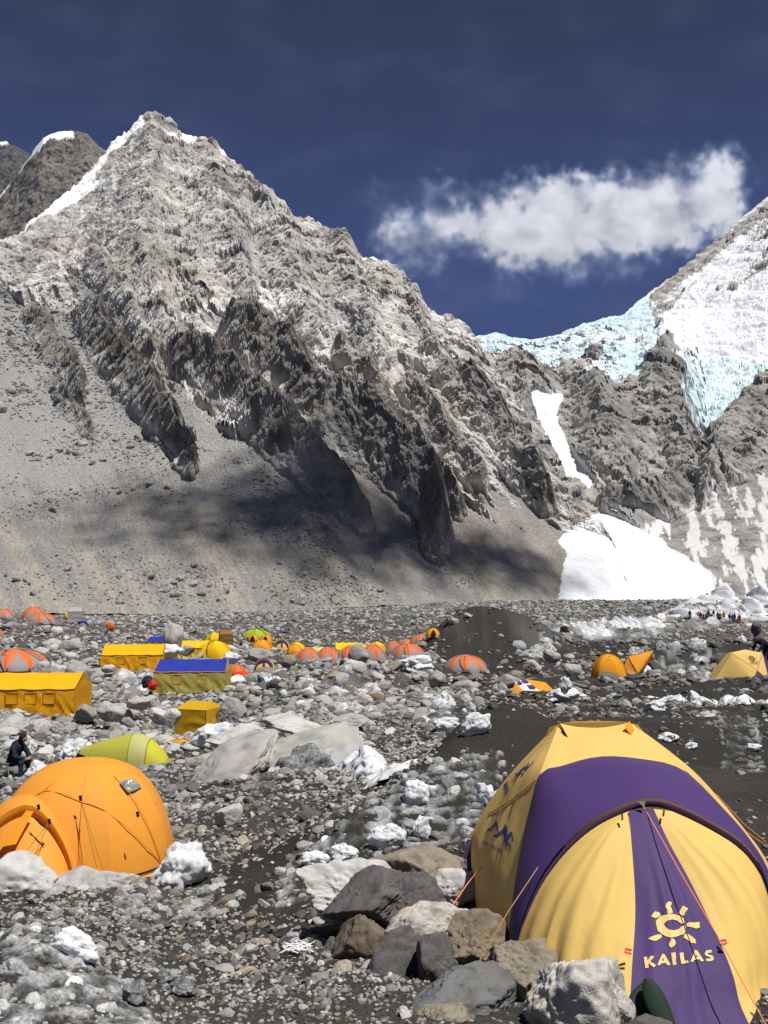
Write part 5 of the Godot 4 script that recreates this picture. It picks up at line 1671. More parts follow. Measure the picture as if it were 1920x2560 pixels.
func func_zoom2(polys: Array) -> Array:      # corners measured on the enlarged side (origin 1160, 1880)
	var out := []
	for p in polys:
		var l := []
		for q in p: l.append([1160.0 + q[0] * 0.18083, 1880.0 + q[1] * 0.18083])
		out.append(l)
	return out

func clog(where: Vector3, label: String, lean: float, pitch: float) -> void:
	var c := thing("rubber_clog", where)
	c.rotation = Vector3(-0.5, 0, lean)
	tag(c, label, "shoe", "green clogs at the tent door")
	var p := PackedVector3Array()
	var q := PackedVector3Array()
	for i in 21:
		var u := float(i) / 20.0
		var y := (u - 0.5) * 0.30
		var w := 0.056 * pow(sin(PI * clampf(u * 0.98 + 0.01, 0, 1)), 0.42) * (1.0 - 0.2 * sin(PI * clampf(u * 1.4, 0, 1)) * (1.0 - u))
		for k in 13:
			var f := TAU * k / 12.0
			p.append(Vector3(cos(f) * w, y, sin(f) * 0.015))
			# the upper covers the toe half and swells above the sole
			var b := smoothstep(0.35, 0.6, u)
			q.append(Vector3(cos(f) * w * 1.02 * maxf(b, 0.01), y, maxf(-sin(f), 0.0) * -0.075 * b * pow(sin(PI * clampf(u, 0, 0.99)), 0.5) - 0.004))
	mesh_node("sole", grid(p, 20, 12), M.rubber, c)
	mesh_node("upper", grid(q, 20, 12), M.rubber, c)
	tube(c, "trim", [Vector3(-0.045, -0.1, 0.012), Vector3(0, -0.13, 0.016), Vector3(0.045, -0.1, 0.012)], 0.005, M.lime)

# orange dome with its vestibule, left foreground
func build_orange_tent() -> void:
	org = at(205, 2185, 10.1)
	org.y = ground_y(org.x, org.z) - 0.02
	var t := thing("dome_tent", org)
	tag(t, "orange dome tent with an arched vestibule, left foreground", "tent", "tents of the camp")
	occupied.append([org.x, org.z, 1.15])
	var rx := 1.01
	var top := at(222, 1897, 10.1).y - org.y
	# six poles lean to a crown ring; cloth is taut between them
	var sect := 8
	for k in sect:
		var p := PackedVector3Array()
		for i in 17:
			for j in 13:
				var s := float(j) / 12.0
				var v := float(i) / 16.0
				p.append(dome_point(rx, 0.98, top, TAU * (k + s) / sect + 0.2, v, s, 0.045))
		mesh_node("panel", grid(p, 16, 12), M.orange if k % 2 == 0 else M.orange_b, t)
	var pn := PackedVector3Array()
	for i in 17:
		for j in 41: pn.append(dome_point(rx, 0.98, top, -0.4 + 4.0 * j / 40.0, 0.97 * i / 16.0, 0.0, 0.0))
	for l in [[[222, 1900], [214, 1940], [206, 1996], [200, 2080], [196, 2180]], [[75, 1990], [115, 1975], [160, 1985], [205, 2000], [260, 2025], [320, 2070], [370, 2120], [400, 2155]], [[235, 1900], [290, 1945], [330, 1990], [365, 2050], [392, 2120], [402, 2155]], [[215, 1900], [160, 1935], [115, 1972], [75, 2000]], [[345, 1930], [390, 2010], [410, 2080], [415, 2140]]]:
		var on := []
		for q in l:
			var h := on_panel(pn, 16, 40, q[0], q[1], 0.004)
			if h != Vector3.INF: on.append(h)
		if on.size() > 2: tube(t, "pole_sleeve", on, 0.0045, M.orange_b, 6)
	# vestibule: arch pole, brim and front cloth
	var arch := spline(sps([[-95, 2215, 9.1], [-70, 2130, 9.1], [-10, 2050, 9.15], [62, 2012, 9.2], [110, 2035, 9.2], [150, 2090, 9.15], [175, 2150, 9.1], [188, 2215, 9.05]]), 36)
	var back := spline(sps([[-100, 2205, 9.6], [-70, 2090, 9.6], [0, 2010, 9.65], [80, 1985, 9.6], [140, 2020, 9.55], [185, 2090, 9.5], [205, 2150, 9.4], [205, 2210, 9.3]]), 36)
	var vr := mesh_node("vestibule_roof", grid(stretch(arch, back, 8, 0.02, 0.0), 36, 8), M.orange, t)
	var inner := PackedVector3Array()
	for q in arch: inner.append(q + Vector3(0, -0.07, -0.03) + (sp([50, 2215, 9.1]) - q) * 0.05)
	mesh_node("vestibule_brim", grid(stretch(arch, inner, 4, 0.015, 0.0), 36, 4), M.orange_deep, vr)
	var foot := spline(sps([[-95, 2225, 9.05], [-20, 2240, 8.8], [50, 2245, 8.75], [130, 2240, 8.8], [188, 2222, 9.0]]), 36)
	mesh_node("vestibule_front", grid(stretch(inner, foot, 16, 0.03, 0.02, 6.0, 33), 36, 16), M.orange_b, t)
	facet(t, "vestibule_flap", sps([[-10, 2120, 8.92], [66, 2026, 9.14], [84, 2028, 9.14], [40, 2110, 8.93]]), M.orange_deep)
	facet(t, "mesh_window", sps([[76, 2036, 9.08], [120, 2070, 9.02], [122, 2078, 9.0], [100, 2062, 9.03]]), M.black)
	for c in [[200, 1996], [343, 2036], [95, 2018], [122, 2054]]:
		var h := sight(c[0], c[1])
		var d := 9.28 if c[0] > 150 else 9.02
		var w := 4.0
		facet(t, "webbing_tab", sps([[c[0] - w, c[1] - 6, d], [c[0] + w, c[1] - 8, d], [c[0] + w + 2, c[1] + 5, d - 0.01], [c[0] - 1, c[1] + 8, d - 0.01]]), M.black)
	tube(t, "guy_line", [sp([203, 2002, 9.26]), sp([256, 2172, 8.95])], 0.003, M.cord_dark)
	tube(t, "guy_line", [sp([203, 2002, 9.26]), sp([242, 2168, 8.95])], 0.003, M.cord_dark)
	tube(t, "guy_line", [sp([121, 2058, 8.99]), sp([48, 2150, 8.7])], 0.003, M.cord_dark)
	tube(t, "guy_line", [sp([121, 2058, 8.99]), sp([83, 2148, 8.72])], 0.003, M.cord_dark)
	# black strip paints gap shade along the hem; snow flap on the right
	var hem := []
	for i in 19: hem.append(dome_point(rx, 0.98, top, -0.55 + i * 0.095, 0.07, 0.5, 0.0) * Vector3(1.02, 1, 1.02))
	tube(t, "hem", hem, 0.012, M.black)
	var f0 := PackedVector3Array()
	var f1 := PackedVector3Array()
	for i in 19:
		var ph := -0.2 + i * 0.095
		f0.append(dome_point(rx, 0.98, top, ph, 0.06, 0.5, 0.0) * Vector3(1.015, 1, 1.015))
		f1.append(dome_point(rx, 0.98, top, ph, 0.0, 0.5, 0.0) * Vector3(1.1, 1, 1.1) + Vector3(0, -0.04, 0))
	mesh_node("snow_flap", grid(stretch(f0, f1, 5, 0.02, 0.02), 18, 5), M.orange_b, t)
	# sewn badge: grey patch, white peaks, name
	var bd := print_shapes(t, "badge", pn, 16, 40, badge([[[315, 310], [420, 270], [625, 235], [690, 310], [770, 405], [640, 470], [490, 520], [400, 420]]]), M.badge, 0.012)
	print_shapes(bd, "badge_peaks", pn, 16, 40, badge([[[470, 355], [490, 275], [530, 300], [550, 265], [660, 300], [560, 285], [535, 325], [500, 300], [492, 355]]]), M.white_print, 0.017)
	print_shapes(bd, "badge_arc", pn, 16, 40, badge([[[430, 312], [395, 345], [400, 390], [385, 385], [380, 345], [415, 318]]]), M.blue_print, 0.017)
	print_shapes(bd, "badge_disc", pn, 16, 40, badge([[[470, 415], [530, 430], [545, 470], [500, 485], [455, 455]]]), M.yellow_print, 0.017)
	print_shapes(bd, "badge_name", pn, 16, 40, text_shapes("OZARK", Vector2(323.5, 1970), Vector2(4.3, -1.3), Vector2(0.4, -8.0)), M.yellow_print, 0.017, true)

func badge(polys: Array) -> Array:      # corners measured on the enlarged badge (origin 260, 1920)
	var out := []
	for p in polys:
		var l := []
		for q in p: l.append([260.0 + q[0] * 0.12055, 1920.0 + q[1] * 0.12055])
		out.append(l)
	return out

func dome_point(rx: float, rz: float, h: float, ph: float, v: float, s: float, dent: float) -> Vector3:
	# rounded dome: v runs from the ground to the crown, cloth dips a little between poles
	var r := pow(cos(v * PI * 0.5), 0.82 if dent < 0.1 else 1.12)
	var dip := 1.0 - dent * sin(PI * s) * sin(PI * v)
	return Vector3(cos(ph) * rx * r * dip, h * pow(sin(v * PI * 0.5), 0.92), sin(ph) * rz * r * dip)

# geodesic dome of two colours seen in the middle of the camp
func geodesic(px: float, d: float, w: float, h: float, label: String, upper: Material, lower: Material, sect := 10, phase := 0.0, squash := 0.85, group := "orange and grey dome tents", door: Material = null) -> Node3D:
	var p := drop(px, d)
	var t := thing("dome_tent", p)
	tag(t, label, "tent", group)
	var rx := w * d / FOCAL * 0.54
	var rz := rx * squash
	var hh := h * d / FOCAL
	occupied.append([p.x, p.z, rx * 0.95])
	var apex := 0.66 if lower else 0.0
	var up := PackedVector3Array()
	var st := SurfaceTool.new()
	st.begin(Mesh.PRIMITIVE_TRIANGLES)
	for k in sect:
		var low := PackedVector3Array()
		var hi := PackedVector3Array()
		for j in 9:
			var s := j / 8.0
			var ph := TAU * (k + s) / sect + phase
			var cut := apex * (1.0 - absf(2.0 * s - 1.0))
			for i in 9:
				hi.append(dome_point(rx, rz, hh, ph, lerpf(cut, 1.0, i / 8.0), s, 0.11) + Vector3(0, -0.06, 0))
				low.append(dome_point(rx, rz, hh, ph, lerpf(0.0, cut, i / 8.0), s, 0.11) + Vector3(0, -0.06, 0))
		st.append_from(grid(hi, 8, 8), 0, Transform3D.IDENTITY)
		if lower: mesh_node("lower_panel", grid(low, 8, 8), lower, t)
	mesh_node("canopy", st.commit(), upper, t)
	for k in sect:
		if k % 2 == 1: continue
		var l := []
		for i in 9: l.append(dome_point(rx * 1.004, rz * 1.004, hh * 1.003, TAU * k / sect + phase + 0.6 * i / 8.0, i / 8.0, 0.0, 0.0) + Vector3(0, -0.06, 0))
		tube(t, "pole_sleeve", l, 0.018 * rx, M.seam if not lower else M.grey_cloth, 4)
	if door:
		var dp := PackedVector3Array()
		for i in 9:
			for j in 9:
				var ph := PI * 0.5 + (j / 8.0 - 0.5) * 0.75 * (1.0 - 0.7 * pow(i / 8.0, 2.0))
				dp.append(dome_point(rx * 1.012, rz * 1.012, hh * 1.01, ph, i / 8.0 * 0.55, 0.0, 0.0) + Vector3(0, -0.05, 0))
		mesh_node("door", grid(dp, 8, 8), door, t)
	# dark makers mark high on the front
	var mk := dome_point(rx * 1.015, rz * 1.015, hh * 1.015, PI * 0.5 + 0.12, 0.62, 0.0, 0.0)
	var s := rx * 0.045
	facet(t, "printed_mark", [mk + Vector3(-s, 0, 0), mk + Vector3(s, 0, 0), mk + Vector3(s * 0.4, s * 1.4, -s * 0.8), mk + Vector3(-s * 0.6, s * 1.4, -s * 0.8)], M.seam)
	return t

# ridge tent with walls; length along x before the turn
func ridge_tent(px: float, d: float, len_px: float, wall_px: float, top_px: float, wide: float, turn: float, label: String, roof_m: Material, wall_m: Material, trim: Material, windows := 3, ridge_in := 0.0) -> Node3D:
	var p := drop(px, d)
	var t := thing("ridge_tent", p, turn)
	tag(t, label, "tent", "ridge tents of the camp")
	var k := d / FOCAL
	var L := len_px * k * 0.5
	var hw := wall_px * k
	var ht := top_px * k
	var W := wide * 0.5
	occupied.append([p.x, p.z, maxf(W, L * 0.6)])
	occupied.append([p.x - L * 0.6, p.z, W])
	occupied.append([p.x + L * 0.6, p.z, W])
	var rL := L - ridge_in
	for s in [1.0, -1.0]:
		var eave := PackedVector3Array()
		var rid := PackedVector3Array()
		var foot := PackedVector3Array()
		for i in 41:
			var u := i / 40.0
			var sag := sin(PI * fmod(u * 4.0, 1.0)) * 0.045
			eave.append(Vector3(lerpf(-L, L, u), hw - sag, s * (W + 0.06)))
			rid.append(Vector3(lerpf(-rL, rL, u), ht - sag * 0.8, 0))
			foot.append(Vector3(lerpf(-L, L, u), -0.1, s * (W + 0.10)))
		mesh_node("roof_panel", grid(stretch(rid, eave, 8, -0.03, 0.01, 5.0, 3), 40, 8), roof_m, t)
		var wp := stretch(eave, foot, 14, 0.03, 0.0)
		var wn := noise(8 + int(px), 1.0, 4, 0, 2, 0.5)
		for i in wp.size():
			var q := wp[i]
			var low := clampf(1.0 - q.y / hw, 0.0, 1.0)
			wp[i] = q + Vector3(0, 0, s * (wn.get_noise_2d(q.x * 0.8 + q.y * 0.5, q.y * 0.35) * 0.10 * (0.35 + low)))
		mesh_node("wall", grid(wp, 40, 14), wall_m, t)
		if s > 0:
			var rope := []
			for i in 41: rope.append(eave[i] + Vector3(0, 0.01, 0.03))
			tube(t, "eave_hem", rope, 0.022, trim, 4)
			for i in windows:
				var cx := lerpf(-L * 0.7, L * 0.7, (i + 0.5) / windows)
				var ww := minf(0.34, L * 0.16)
				var zz := W + 0.125
				var wf := facet(t, "window_flap", [Vector3(cx - ww, hw * 0.86, zz - 0.02), Vector3(cx + ww, hw * 0.86, zz - 0.02), Vector3(cx + ww, hw * 0.45, zz + 0.01), Vector3(cx - ww, hw * 0.45, zz + 0.01)], wall_m, 0.02)
				for q in [[Vector3(cx - ww, hw * 0.86, zz), Vector3(cx - ww, hw * 0.45, zz + 0.03)], [Vector3(cx + ww, hw * 0.86, zz), Vector3(cx + ww, hw * 0.45, zz + 0.03)], [Vector3(cx - ww, hw * 0.45, zz + 0.03), Vector3(cx + ww, hw * 0.45, zz + 0.03)], [Vector3(cx - ww, hw * 0.86, zz), Vector3(cx + ww, hw * 0.86, zz)]]:
					tube(wf, "window_seam", q, 0.012, trim, 4)
	for s in [1.0, -1.0]:
		facet(t, "gable", [Vector3(s * L, hw, -W - 0.06), Vector3(s * L, hw, W + 0.06), Vector3(s * rL, ht, 0)], wall_m, 0.02)
		facet(t, "end_wall", [Vector3(s * L, -0.1, -W - 0.1), Vector3(s * L, -0.1, W + 0.1), Vector3(s * L, hw, W + 0.06), Vector3(s * L, hw, -W - 0.06)], wall_m, 0.03)
		tube(t, "roof_edge", [Vector3(s * L, hw, W + 0.07), Vector3(s * rL, ht + 0.01, 0)], 0.02, trim, 4)
		for z in [-1.0, 1.0]:
			tube(t, "guy_line", [Vector3(s * L, hw, z * W), Vector3(s * (L + 0.8), -0.05, z * (W + 0.7))], 0.008, M.cord_dark, 3)
	return t

func box_tent(px: float, d: float, w: float, wall_px: float, top_px: float, turn: float, label: String, m: Material, trim: Material) -> void:
	var p := drop(px, d)
	var t := thing("toilet_tent", p, turn)
	tag(t, label, "tent", "tents of the camp")
	var k := d / FOCAL
	var s := w * k * 0.5
	var hw := wall_px * k
	var ht := top_px * k
	occupied.append([p.x, p.z, s * 1.1])
	for i in 4:
		var b := Basis(Vector3.UP, PI * 0.5 * i)
		var e := PackedVector3Array()
		var f := PackedVector3Array()
		for j in 13:
			var u := j / 12.0
			e.append(b * Vector3(lerpf(-s, s, u), hw, s))
			f.append(b * Vector3(lerpf(-s, s, u) * 1.02, -0.1, s * 1.03))
		mesh_node("wall", grid(stretch(e, f, 12, -0.03, 0.12, 4.0, 40 + i), 12, 12), m, t)
		tube(t, "corner_seam", [b * Vector3(s, hw, s), b * Vector3(s * 1.02, -0.1, s * 1.03)], 0.015, trim, 4)
	for z in [1.0, -1.0]:
		facet(t, "roof_panel", [Vector3(-s, hw, z * s), Vector3(s, hw, z * s), Vector3(s * 0.8, ht, 0), Vector3(-s * 0.8, ht, 0)], m, 0.0)
		facet(t, "gable", [Vector3(z * s, hw, -s), Vector3(z * s, hw, s), Vector3(z * s * 0.8, ht, 0)], m)

func build_green_tent() -> void:
	org = drop(300, 27.0)
	var t := thing("tunnel_tent", org)
	tag(t, "lime green tunnel tent with a round leaf print", "tent", "tents of the camp")
	occupied.append([org.x, org.z, 1.3])
	var k := 27.0 / FOCAL
	# hoops from nose (left) to tail (right): x, half width, height
	var hoops := [[-118, 12, 26, 10], [-92, 30, 48, 22], [-60, 44, 60, 34], [-20, 56, 72, 44], [30, 62, 82, 46], [62, 58, 76, 44], [90, 46, 56, 40], [112, 26, 28, 30], [122, 12, 8, 20]]
	var line := []
	for h in hoops: line.append(Vector3(h[0] * k, h[2] * k, h[3] * k))
	var c := spline(line, 60)
	var all := PackedVector3Array()
	for i in 61:
		for j in 21:
			var f := PI * j / 20.0
			all.append(Vector3(c[i].x, c[i].y * pow(sin(f), 0.8) - 0.06, c[i].z * 1.15 * cos(f)))
	for q in [[0, 14, M.green], [14, 34, M.green], [34, 43, M.green_pale], [43, 56, M.green_bright], [56, 60, M.green]]:
		var p := PackedVector3Array()
		for i in range(q[0], q[1] + 1):
			for j in 21: p.append(all[i * 21 + j])
		mesh_node("canopy_panel", grid(p, q[1] - q[0], 20), q[2], t)
	for i in [6, 14, 34, 43]:
		var l := []
		for j in 21: l.append(all[i * 21 + j] * 1.004)
		tube(t, "pole_sleeve", l, 0.02, M.green_dark if i != 6 else M.black, 5)
	facet(t, "open_door", [Vector3(-112, 2, 14) * k, Vector3(-72, 2, 36) * k, Vector3(-78, 30, 30) * k, Vector3(-98, 34, 22) * k], M.black)
	print_shapes(t, "leaf_print", all, 60, 20, [[[376, 1853], [383, 1859], [384, 1866], [380, 1872], [376, 1876], [371, 1872], [368, 1866], [369, 1859]], [[375, 1874], [377, 1874], [377.5, 1882], [376.5, 1882]]], M.dark_green, 0.02)
	print_shapes(t, "name_print", all, 60, 20, text_shapes("Ortik", Vector2(353, 1843), Vector2(8.0, -0.6), Vector2(0.0, -8.0)), M.seam, 0.02, true)

func build_right_tents() -> void:
	# yellow tent with emblem at the right edge
	org = drop(1860, 43.0)
	var t := thing("dome_tent", org)
	tag(t, "yellow tent with dark emblem and purple triangle at the right edge", "tent", "tents of the camp")
	occupied.append([org.x, org.z, 1.6])
	var k := 43.0 / FOCAL
	var P := {"a": [-75, -2, 10], "b": [-32, 60, 6], "c": [45, 60, 6], "d": [85, -2, 10], "e": [2, -4, 46], "f": [42, -4, 46], "x": [19, 20, 34], "bb": [-32, 58, -18], "cc": [45, 58, -18], "ab": [-75, -2, -40], "db": [85, -2, -40], "v": [8, 68, -4], "r": [-10, -4, -75]}
	for key in P: P[key] = Vector3(P[key][0], P[key][1], P[key][2]) * k
	facet(t, "panel", [P.a, P.e, P.b], M.kyellow, 0.03)
	facet(t, "panel", [P.b, P.e, P.x], M.kyellow, 0.02)
	var fp := facet(t, "panel", [P.b, P.x, P.c], M.kyellow, 0.02)
	facet(t, "panel", [P.c, P.x, P.f], M.kyellow, 0.02)
	facet(t, "panel", [P.c, P.f, P.d], M.purple, 0.03)
	facet(t, "doorway", [P.e, P.f, P.x], M.purple, 0.0)
	facet(t, "vent", [P.b, P.v, P.c], M.kyellow, 0.0)
	facet(t, "vent", [P.bb, P.v, P.cc], M.kyellow, 0.0)
	facet(t, "panel", [P.b, P.v, P.bb], M.kyellow, 0.0)
	facet(t, "panel", [P.c, P.v, P.cc], M.kyellow, 0.0)
	facet(t, "panel", [P.a, P.b, P.bb, P.ab], M.kyellow, 0.02)
	facet(t, "panel", [P.d, P.c, P.cc, P.db], M.kyellow, 0.02)
	facet(t, "panel", [P.ab, P.bb, P.r], M.kyellow, 0.02)
	facet(t, "panel", [P.bb, P.cc, P.r], M.kyellow, 0.02)
	facet(t, "panel", [P.cc, P.db, P.r], M.kyellow, 0.02)
	for l in [[P.b, P.x], [P.x, P.f], [P.c, P.x], [P.x, P.e], [P.a, P.b]]: tube(t, "pole_seam", l, 0.02, M.kseam, 4)
	# emblem: ring, rays, name bar
	var c0: Vector3 = P.b.lerp(P.c, 0.58).lerp(P.x, 0.32) + Vector3(0, 0.02, 0.05)
	var ax := Vector3(1, 0, 0)
	var ay: Vector3 = (P.b.lerp(P.c, 0.5) - P.x).normalized()
	for i in 8:
		var f := TAU * i / 8.0
		var e := ax * cos(f) + ay * sin(f)
		var w := ax * -sin(f) + ay * cos(f)
		facet(t, "emblem_ray", [c0 + e * 0.05 + w * 0.025, c0 + e * 0.05 - w * 0.025, c0 + e * 0.16 - w * 0.018, c0 + e * 0.16 + w * 0.018], M.seam)
	var st := SurfaceTool.new()
	st.begin(Mesh.PRIMITIVE_TRIANGLES)
	for tri in text_shapes("KAILAS", Vector2(0, 0), Vector2(0.085, 0), Vector2(0, 0.1)):
		for q in tri:
			st.set_normal(Vector3(0, 0.3, 0.95))
			st.add_vertex(c0 + ax * (q[0] - 0.19) + ay * (q[1] - 0.30) + Vector3(0, 0, 0.02))
	mesh_node("name_print", st.commit(), M.seam, t).set_meta("kind", "stuff")
	# upright yellow dome
	geodesic(1522, 53.0, 82, 58, "upright yellow orange dome on the dark slope", M.gold, null, 6, 0.3, 0.9, "tents of the camp")
	org = drop(1585, 55.0)
	t = thing("awning", org)
	tag(t, "low pointed orange awning right of the upright yellow orange dome", "tent", "tents of the camp")
	occupied.append([org.x, org.z, 0.9])
	k = 55.0 / FOCAL
	var w := {"a": [-34, 2, 6], "b": [-14, 42, 0], "c": [54, 56, -14], "d": [34, 38, 14], "e": [4, 0, 20], "g": [-10, 0, -30], "h": [50, 30, -26]}
	for key in w: w[key] = Vector3(w[key][0], w[key][1], w[key][2]) * k
	facet(t, "roof_panel", [w.b, w.c, w.d, w.e], M.gold, 0.04)
	facet(t, "side_panel", [w.a, w.b, w.e], M.orange_b, 0.03)
	facet(t, "rear_panel", [w.b, w.c, w.h, w.g], M.gold, 0.03)
	facet(t, "end_panel", [w.c, w.d, w.e, w.h], M.orange_b, 0.02)
	tube(t, "pole_sleeve", [w.a, w.b, w.c], 0.02, M.seam, 4)
	tube(t, "pole_sleeve", [w.b, w.e], 0.02, M.seam, 4)
	# collapsed tent
	org = drop(1325, 42.0)
	t = thing("collapsed_tent", org)
	tag(t, "flattened orange tent with purple and white panels", "tent", "tents of the camp")
	occupied.append([org.x, org.z, 1.0])
	k = 42.0 / FOCAL
	var z := {"a": [-52, -8, 22], "b": [-36, 26, 0], "c": [-10, 32, -12], "d": [40, 24, -10], "e": [58, 6, 6], "f": [20, 6, 24], "g": [-22, 8, 24], "h": [-40, -6, 26], "r": [0, 0, -40]}
	for key in z: z[key] = Vector3(z[key][0], z[key][1], z[key][2]) * k
	facet(t, "side_flap", [z.a, z.h, z.g, z.b], M.orange_b, 0.03)
	facet(t, "roof_panel", [z.b, z.g, z.f, z.c], M.white_cloth, 0.05)
	facet(t, "roof_panel", [z.c, z.f, z.e, z.d], M.gold, 0.08)
	facet(t, "rear_panel", [z.b, z.c, z.r], M.gold, 0.05)
	facet(t, "rear_panel", [z.c, z.d, z.e, z.r], M.gold, 0.05)
	for q in [[0.08, 0.1, 0.34, 0.42], [0.5, 0.08, 0.9, 0.38], [0.52, 0.56, 0.92, 0.86]]:
		var c4 := []
		for uv in [[q[0], q[1]], [q[2], q[1]], [q[2], q[3]], [q[0], q[3]]]: c4.append(z.b.lerp(z.c, uv[0]).lerp(z.g.lerp(z.f, uv[0]), uv[1]) + Vector3(0, 0.06, 0.04))
		facet(t, "printed_panel", c4, M.purple, 0.03)
	facet(t, "hem", [z.f, z.e, z.e + Vector3(0, -0.12, 0.02), z.f + Vector3(0, -0.12, 0.02)], M.white_cloth)

func build_camp() -> void:
	ridge_tent(78, 54.0, 250, 62, 96, 3.4, 0.05, "long yellow ridge tent with window flaps at the left edge", M.mess, M.mess_wall, M.seam, 4)
	ridge_tent(336, 85.0, 146, 38, 62, 3.2, 0.12, "yellow orange ridge tent behind the blue roofed tent", M.mess, M.mess_wall, M.seam, 2)
	ridge_tent(483, 68.0, 172, 50, 76, 3.6, 0.06, "olive walled ridge tent with a bright blue tarpaulin roof", M.blue_roof, M.olive, M.orange_trim, 2, 0.1)
	ridge_tent(492, 97.0, 92, 26, 42, 3.0, 0.0, "bright yellow ridge tent behind the tall standing boulder", M.lemon, M.lemon, M.seam, 2)
	ridge_tent(803, 100.0, 76, 8, 20, 2.6, 0.0, "long pale yellow tent roof behind the orange dome row", M.pale_yellow, M.pale_yellow, M.seam, 0)
	ridge_tent(872, 98.0, 68, 22, 38, 3.0, 0.1, "yellow ridge tent with an olive end, middle of the camp", M.lemon, M.lemon, M.seam, 1)
	ridge_tent(398, 101.0, 46, 18, 30, 2.4, -0.2, "olive tent with a blue roof at the left of the mess tents", M.blue_roof, M.olive, M.seam, 0)
	box_tent(499, 50.0, 84, 66, 82, -0.35, "yellow brown box shaped toilet tent in the middle left", M.gold_brown, M.seam)
	box_tent(564, 112.0, 32, 26, 36, 0.3, "brown box shaped toilet tent beyond the yellow domes", M.brown_cloth, M.seam)
	box_tent(190, 123.0, 34, 28, 38, 0.1, "grey box shaped tent against the foot of the scree", M.pale_grey, M.grey_cloth)
	for g in [
		[38, 80.0, 160, 50, "big orange and grey dome at the left edge, with a dark mark", 9, 0.1], [10, 122.0, 56, 24, "far orange dome at the left edge on the upper bank", 7, 0.3],
		[85, 119.0, 60, 34, "far orange and grey dome, taller of the overlapping pair", 7, 0.2], [106, 116.0, 62, 27, "far orange dome, lower of the overlapping pair", 7, 0.6],
		[2, 100.0, 14, 24, "sliver of a red orange tent cut by the left edge", 7, 0.0],
		[770, 86.0, 66, 39, "first orange and grey dome from the left in the front row", 7, 0.2], [820, 86.5, 68, 40, "second orange and grey dome from the left in the front row", 7, 0.25],
		[877, 86.5, 72, 40, "third orange and grey dome from the left in the front row", 7, 0.1], [933, 85.5, 70, 41, "fourth orange and grey dome, behind the upright boulder", 7, 0.35],
		[1021, 88.0, 80, 38, "fifth and widest orange and grey dome of the front row", 8, 0.0],
		[984, 112.0, 46, 30, "first orange dome from the left in the back row", 7, 0.4], [1016, 114.0, 44, 26, "second orange dome from the left in the back row", 7, 0.1],
		[1052, 112.0, 56, 32, "third orange dome from the left in the back row", 8, 0.2], [1090, 113.0, 46, 28, "fourth orange dome from the left in the back row", 7, 0.0],
		[1165, 75.5, 100, 40, "lone orange and grey dome beside the dark mound", 8, 0.1]]:
		geodesic(g[0], g[1], g[2], g[3], g[4], M.flame, M.smoke, g[5], g[6])
	var yl := "plain yellow and orange small tents"
	geodesic(540, 95.0, 84, 46, "bright yellow dome with vestibule right of the yellow ridge tent", M.lemon, null, 8, 0.2, 0.9, yl, M.mess)
	geodesic(512, 96.0, 44, 34, "small yellow side dome joined to the bright yellow dome", M.lemon, null, 8, 0.5, 0.9, yl)
	geodesic(535, 112.0, 44, 32, "yellow dome top behind the bright yellow dome", M.lemon, null, 8, 0.2, 0.9, yl)
	geodesic(592, 74.0, 52, 34, "orange dome behind the end of the blue roofed tent", M.flame, null, 6, 0.4, 0.9, yl)
	geodesic(656, 104.0, 52, 27, "small orange tent in the middle of the camp", M.gold, null, 6, 0.4, 0.9, yl, M.orange_b)
	geodesic(633, 118.0, 28, 15, "tiny orange tent left below the green tent", M.gold, null, 6, 0.2, 0.9, yl, M.black)
	geodesic(665, 117.0, 32, 20, "tiny orange tent right below the green tent", M.gold, null, 6, 0.2, 0.9, yl, M.black)
	geodesic(642, 125.0, 72, 26, "bright green tent behind the tiny orange tents", M.lime_cloth, null, 6, 0.5, 0.7, yl)
	geodesic(742, 101.0, 54, 35, "yellow dome behind the small orange tent door", M.lemon, null, 8, 0.3, 0.9, yl)
	geodesic(738, 97.0, 42, 24, "small orange tent with a dark door before the yellow dome", M.gold, null, 6, 0.3, 0.9, yl, M.orange_b)
	geodesic(906, 97.0, 42, 36, "yellow dome, left of two joined to the middle ridge tent", M.lemon, null, 8, 0.3, 0.9, yl)
	geodesic(942, 97.0, 50, 37, "yellow dome, right of two joined to the middle ridge tent", M.lemon, null, 8, 0.1, 0.9, yl)
	geodesic(1083, 92.0, 36, 22, "small orange tent with a dark door between the domes", M.gold, null, 6, 0.3, 0.9, yl, M.black)
	geodesic(772, 96.0, 26, 24, "small olive tent behind the first front dome", M.olive, null, 6, 0.3, 0.9, yl)
	geodesic(820, 95.0, 22, 26, "small olive peaked tent behind the second front dome", M.olive, null, 4, 0.3, 0.9, yl)
	geodesic(455, 40.0, 76, 18, "low orange awning right of the green tunnel tent", M.gold, null, 6, 0.2, 0.8, yl)
	arched(662, 80.0, 54, 36, "small yellow tent with a purple arch on the ice bank")
	arched(706, 106.0, 40, 26, "small yellow and purple tent before the yellow dome")
	arched(697, 118.0, 22, 15, "tiny yellow and purple tent right of the green tent")
	# cloths and kit lying about
	bundle(372, 1706, 66.5, 26, 26, "dark blue kit bag by the olive tent door", M.navy_cloth, 1)
	bundle(384, 1712, 66.0, 22, 20, "bright red bundle by the olive tent door", M.red_cloth, 2)
	bundle(603, 1690, 72.0, 40, 16, "red cloth spread behind the olive tent", M.red_cloth, 3)
	bundle(592, 1703, 70.0, 30, 26, "white sheet hanging off the stones behind the olive tent", M.white_cloth, 4)
	bundle(652, 1702, 66.0, 16, 16, "teal barrel on the stones below the arched tent", M.teal, 5)
	bundle(206, 1558, 120.0, 18, 9, "small blue tarpaulin before the grey box tent", M.blue_roof, 6)
	bundle(276, 1566, 112.0, 18, 18, "small orange bag on the bank below the scree", M.flame, 7)
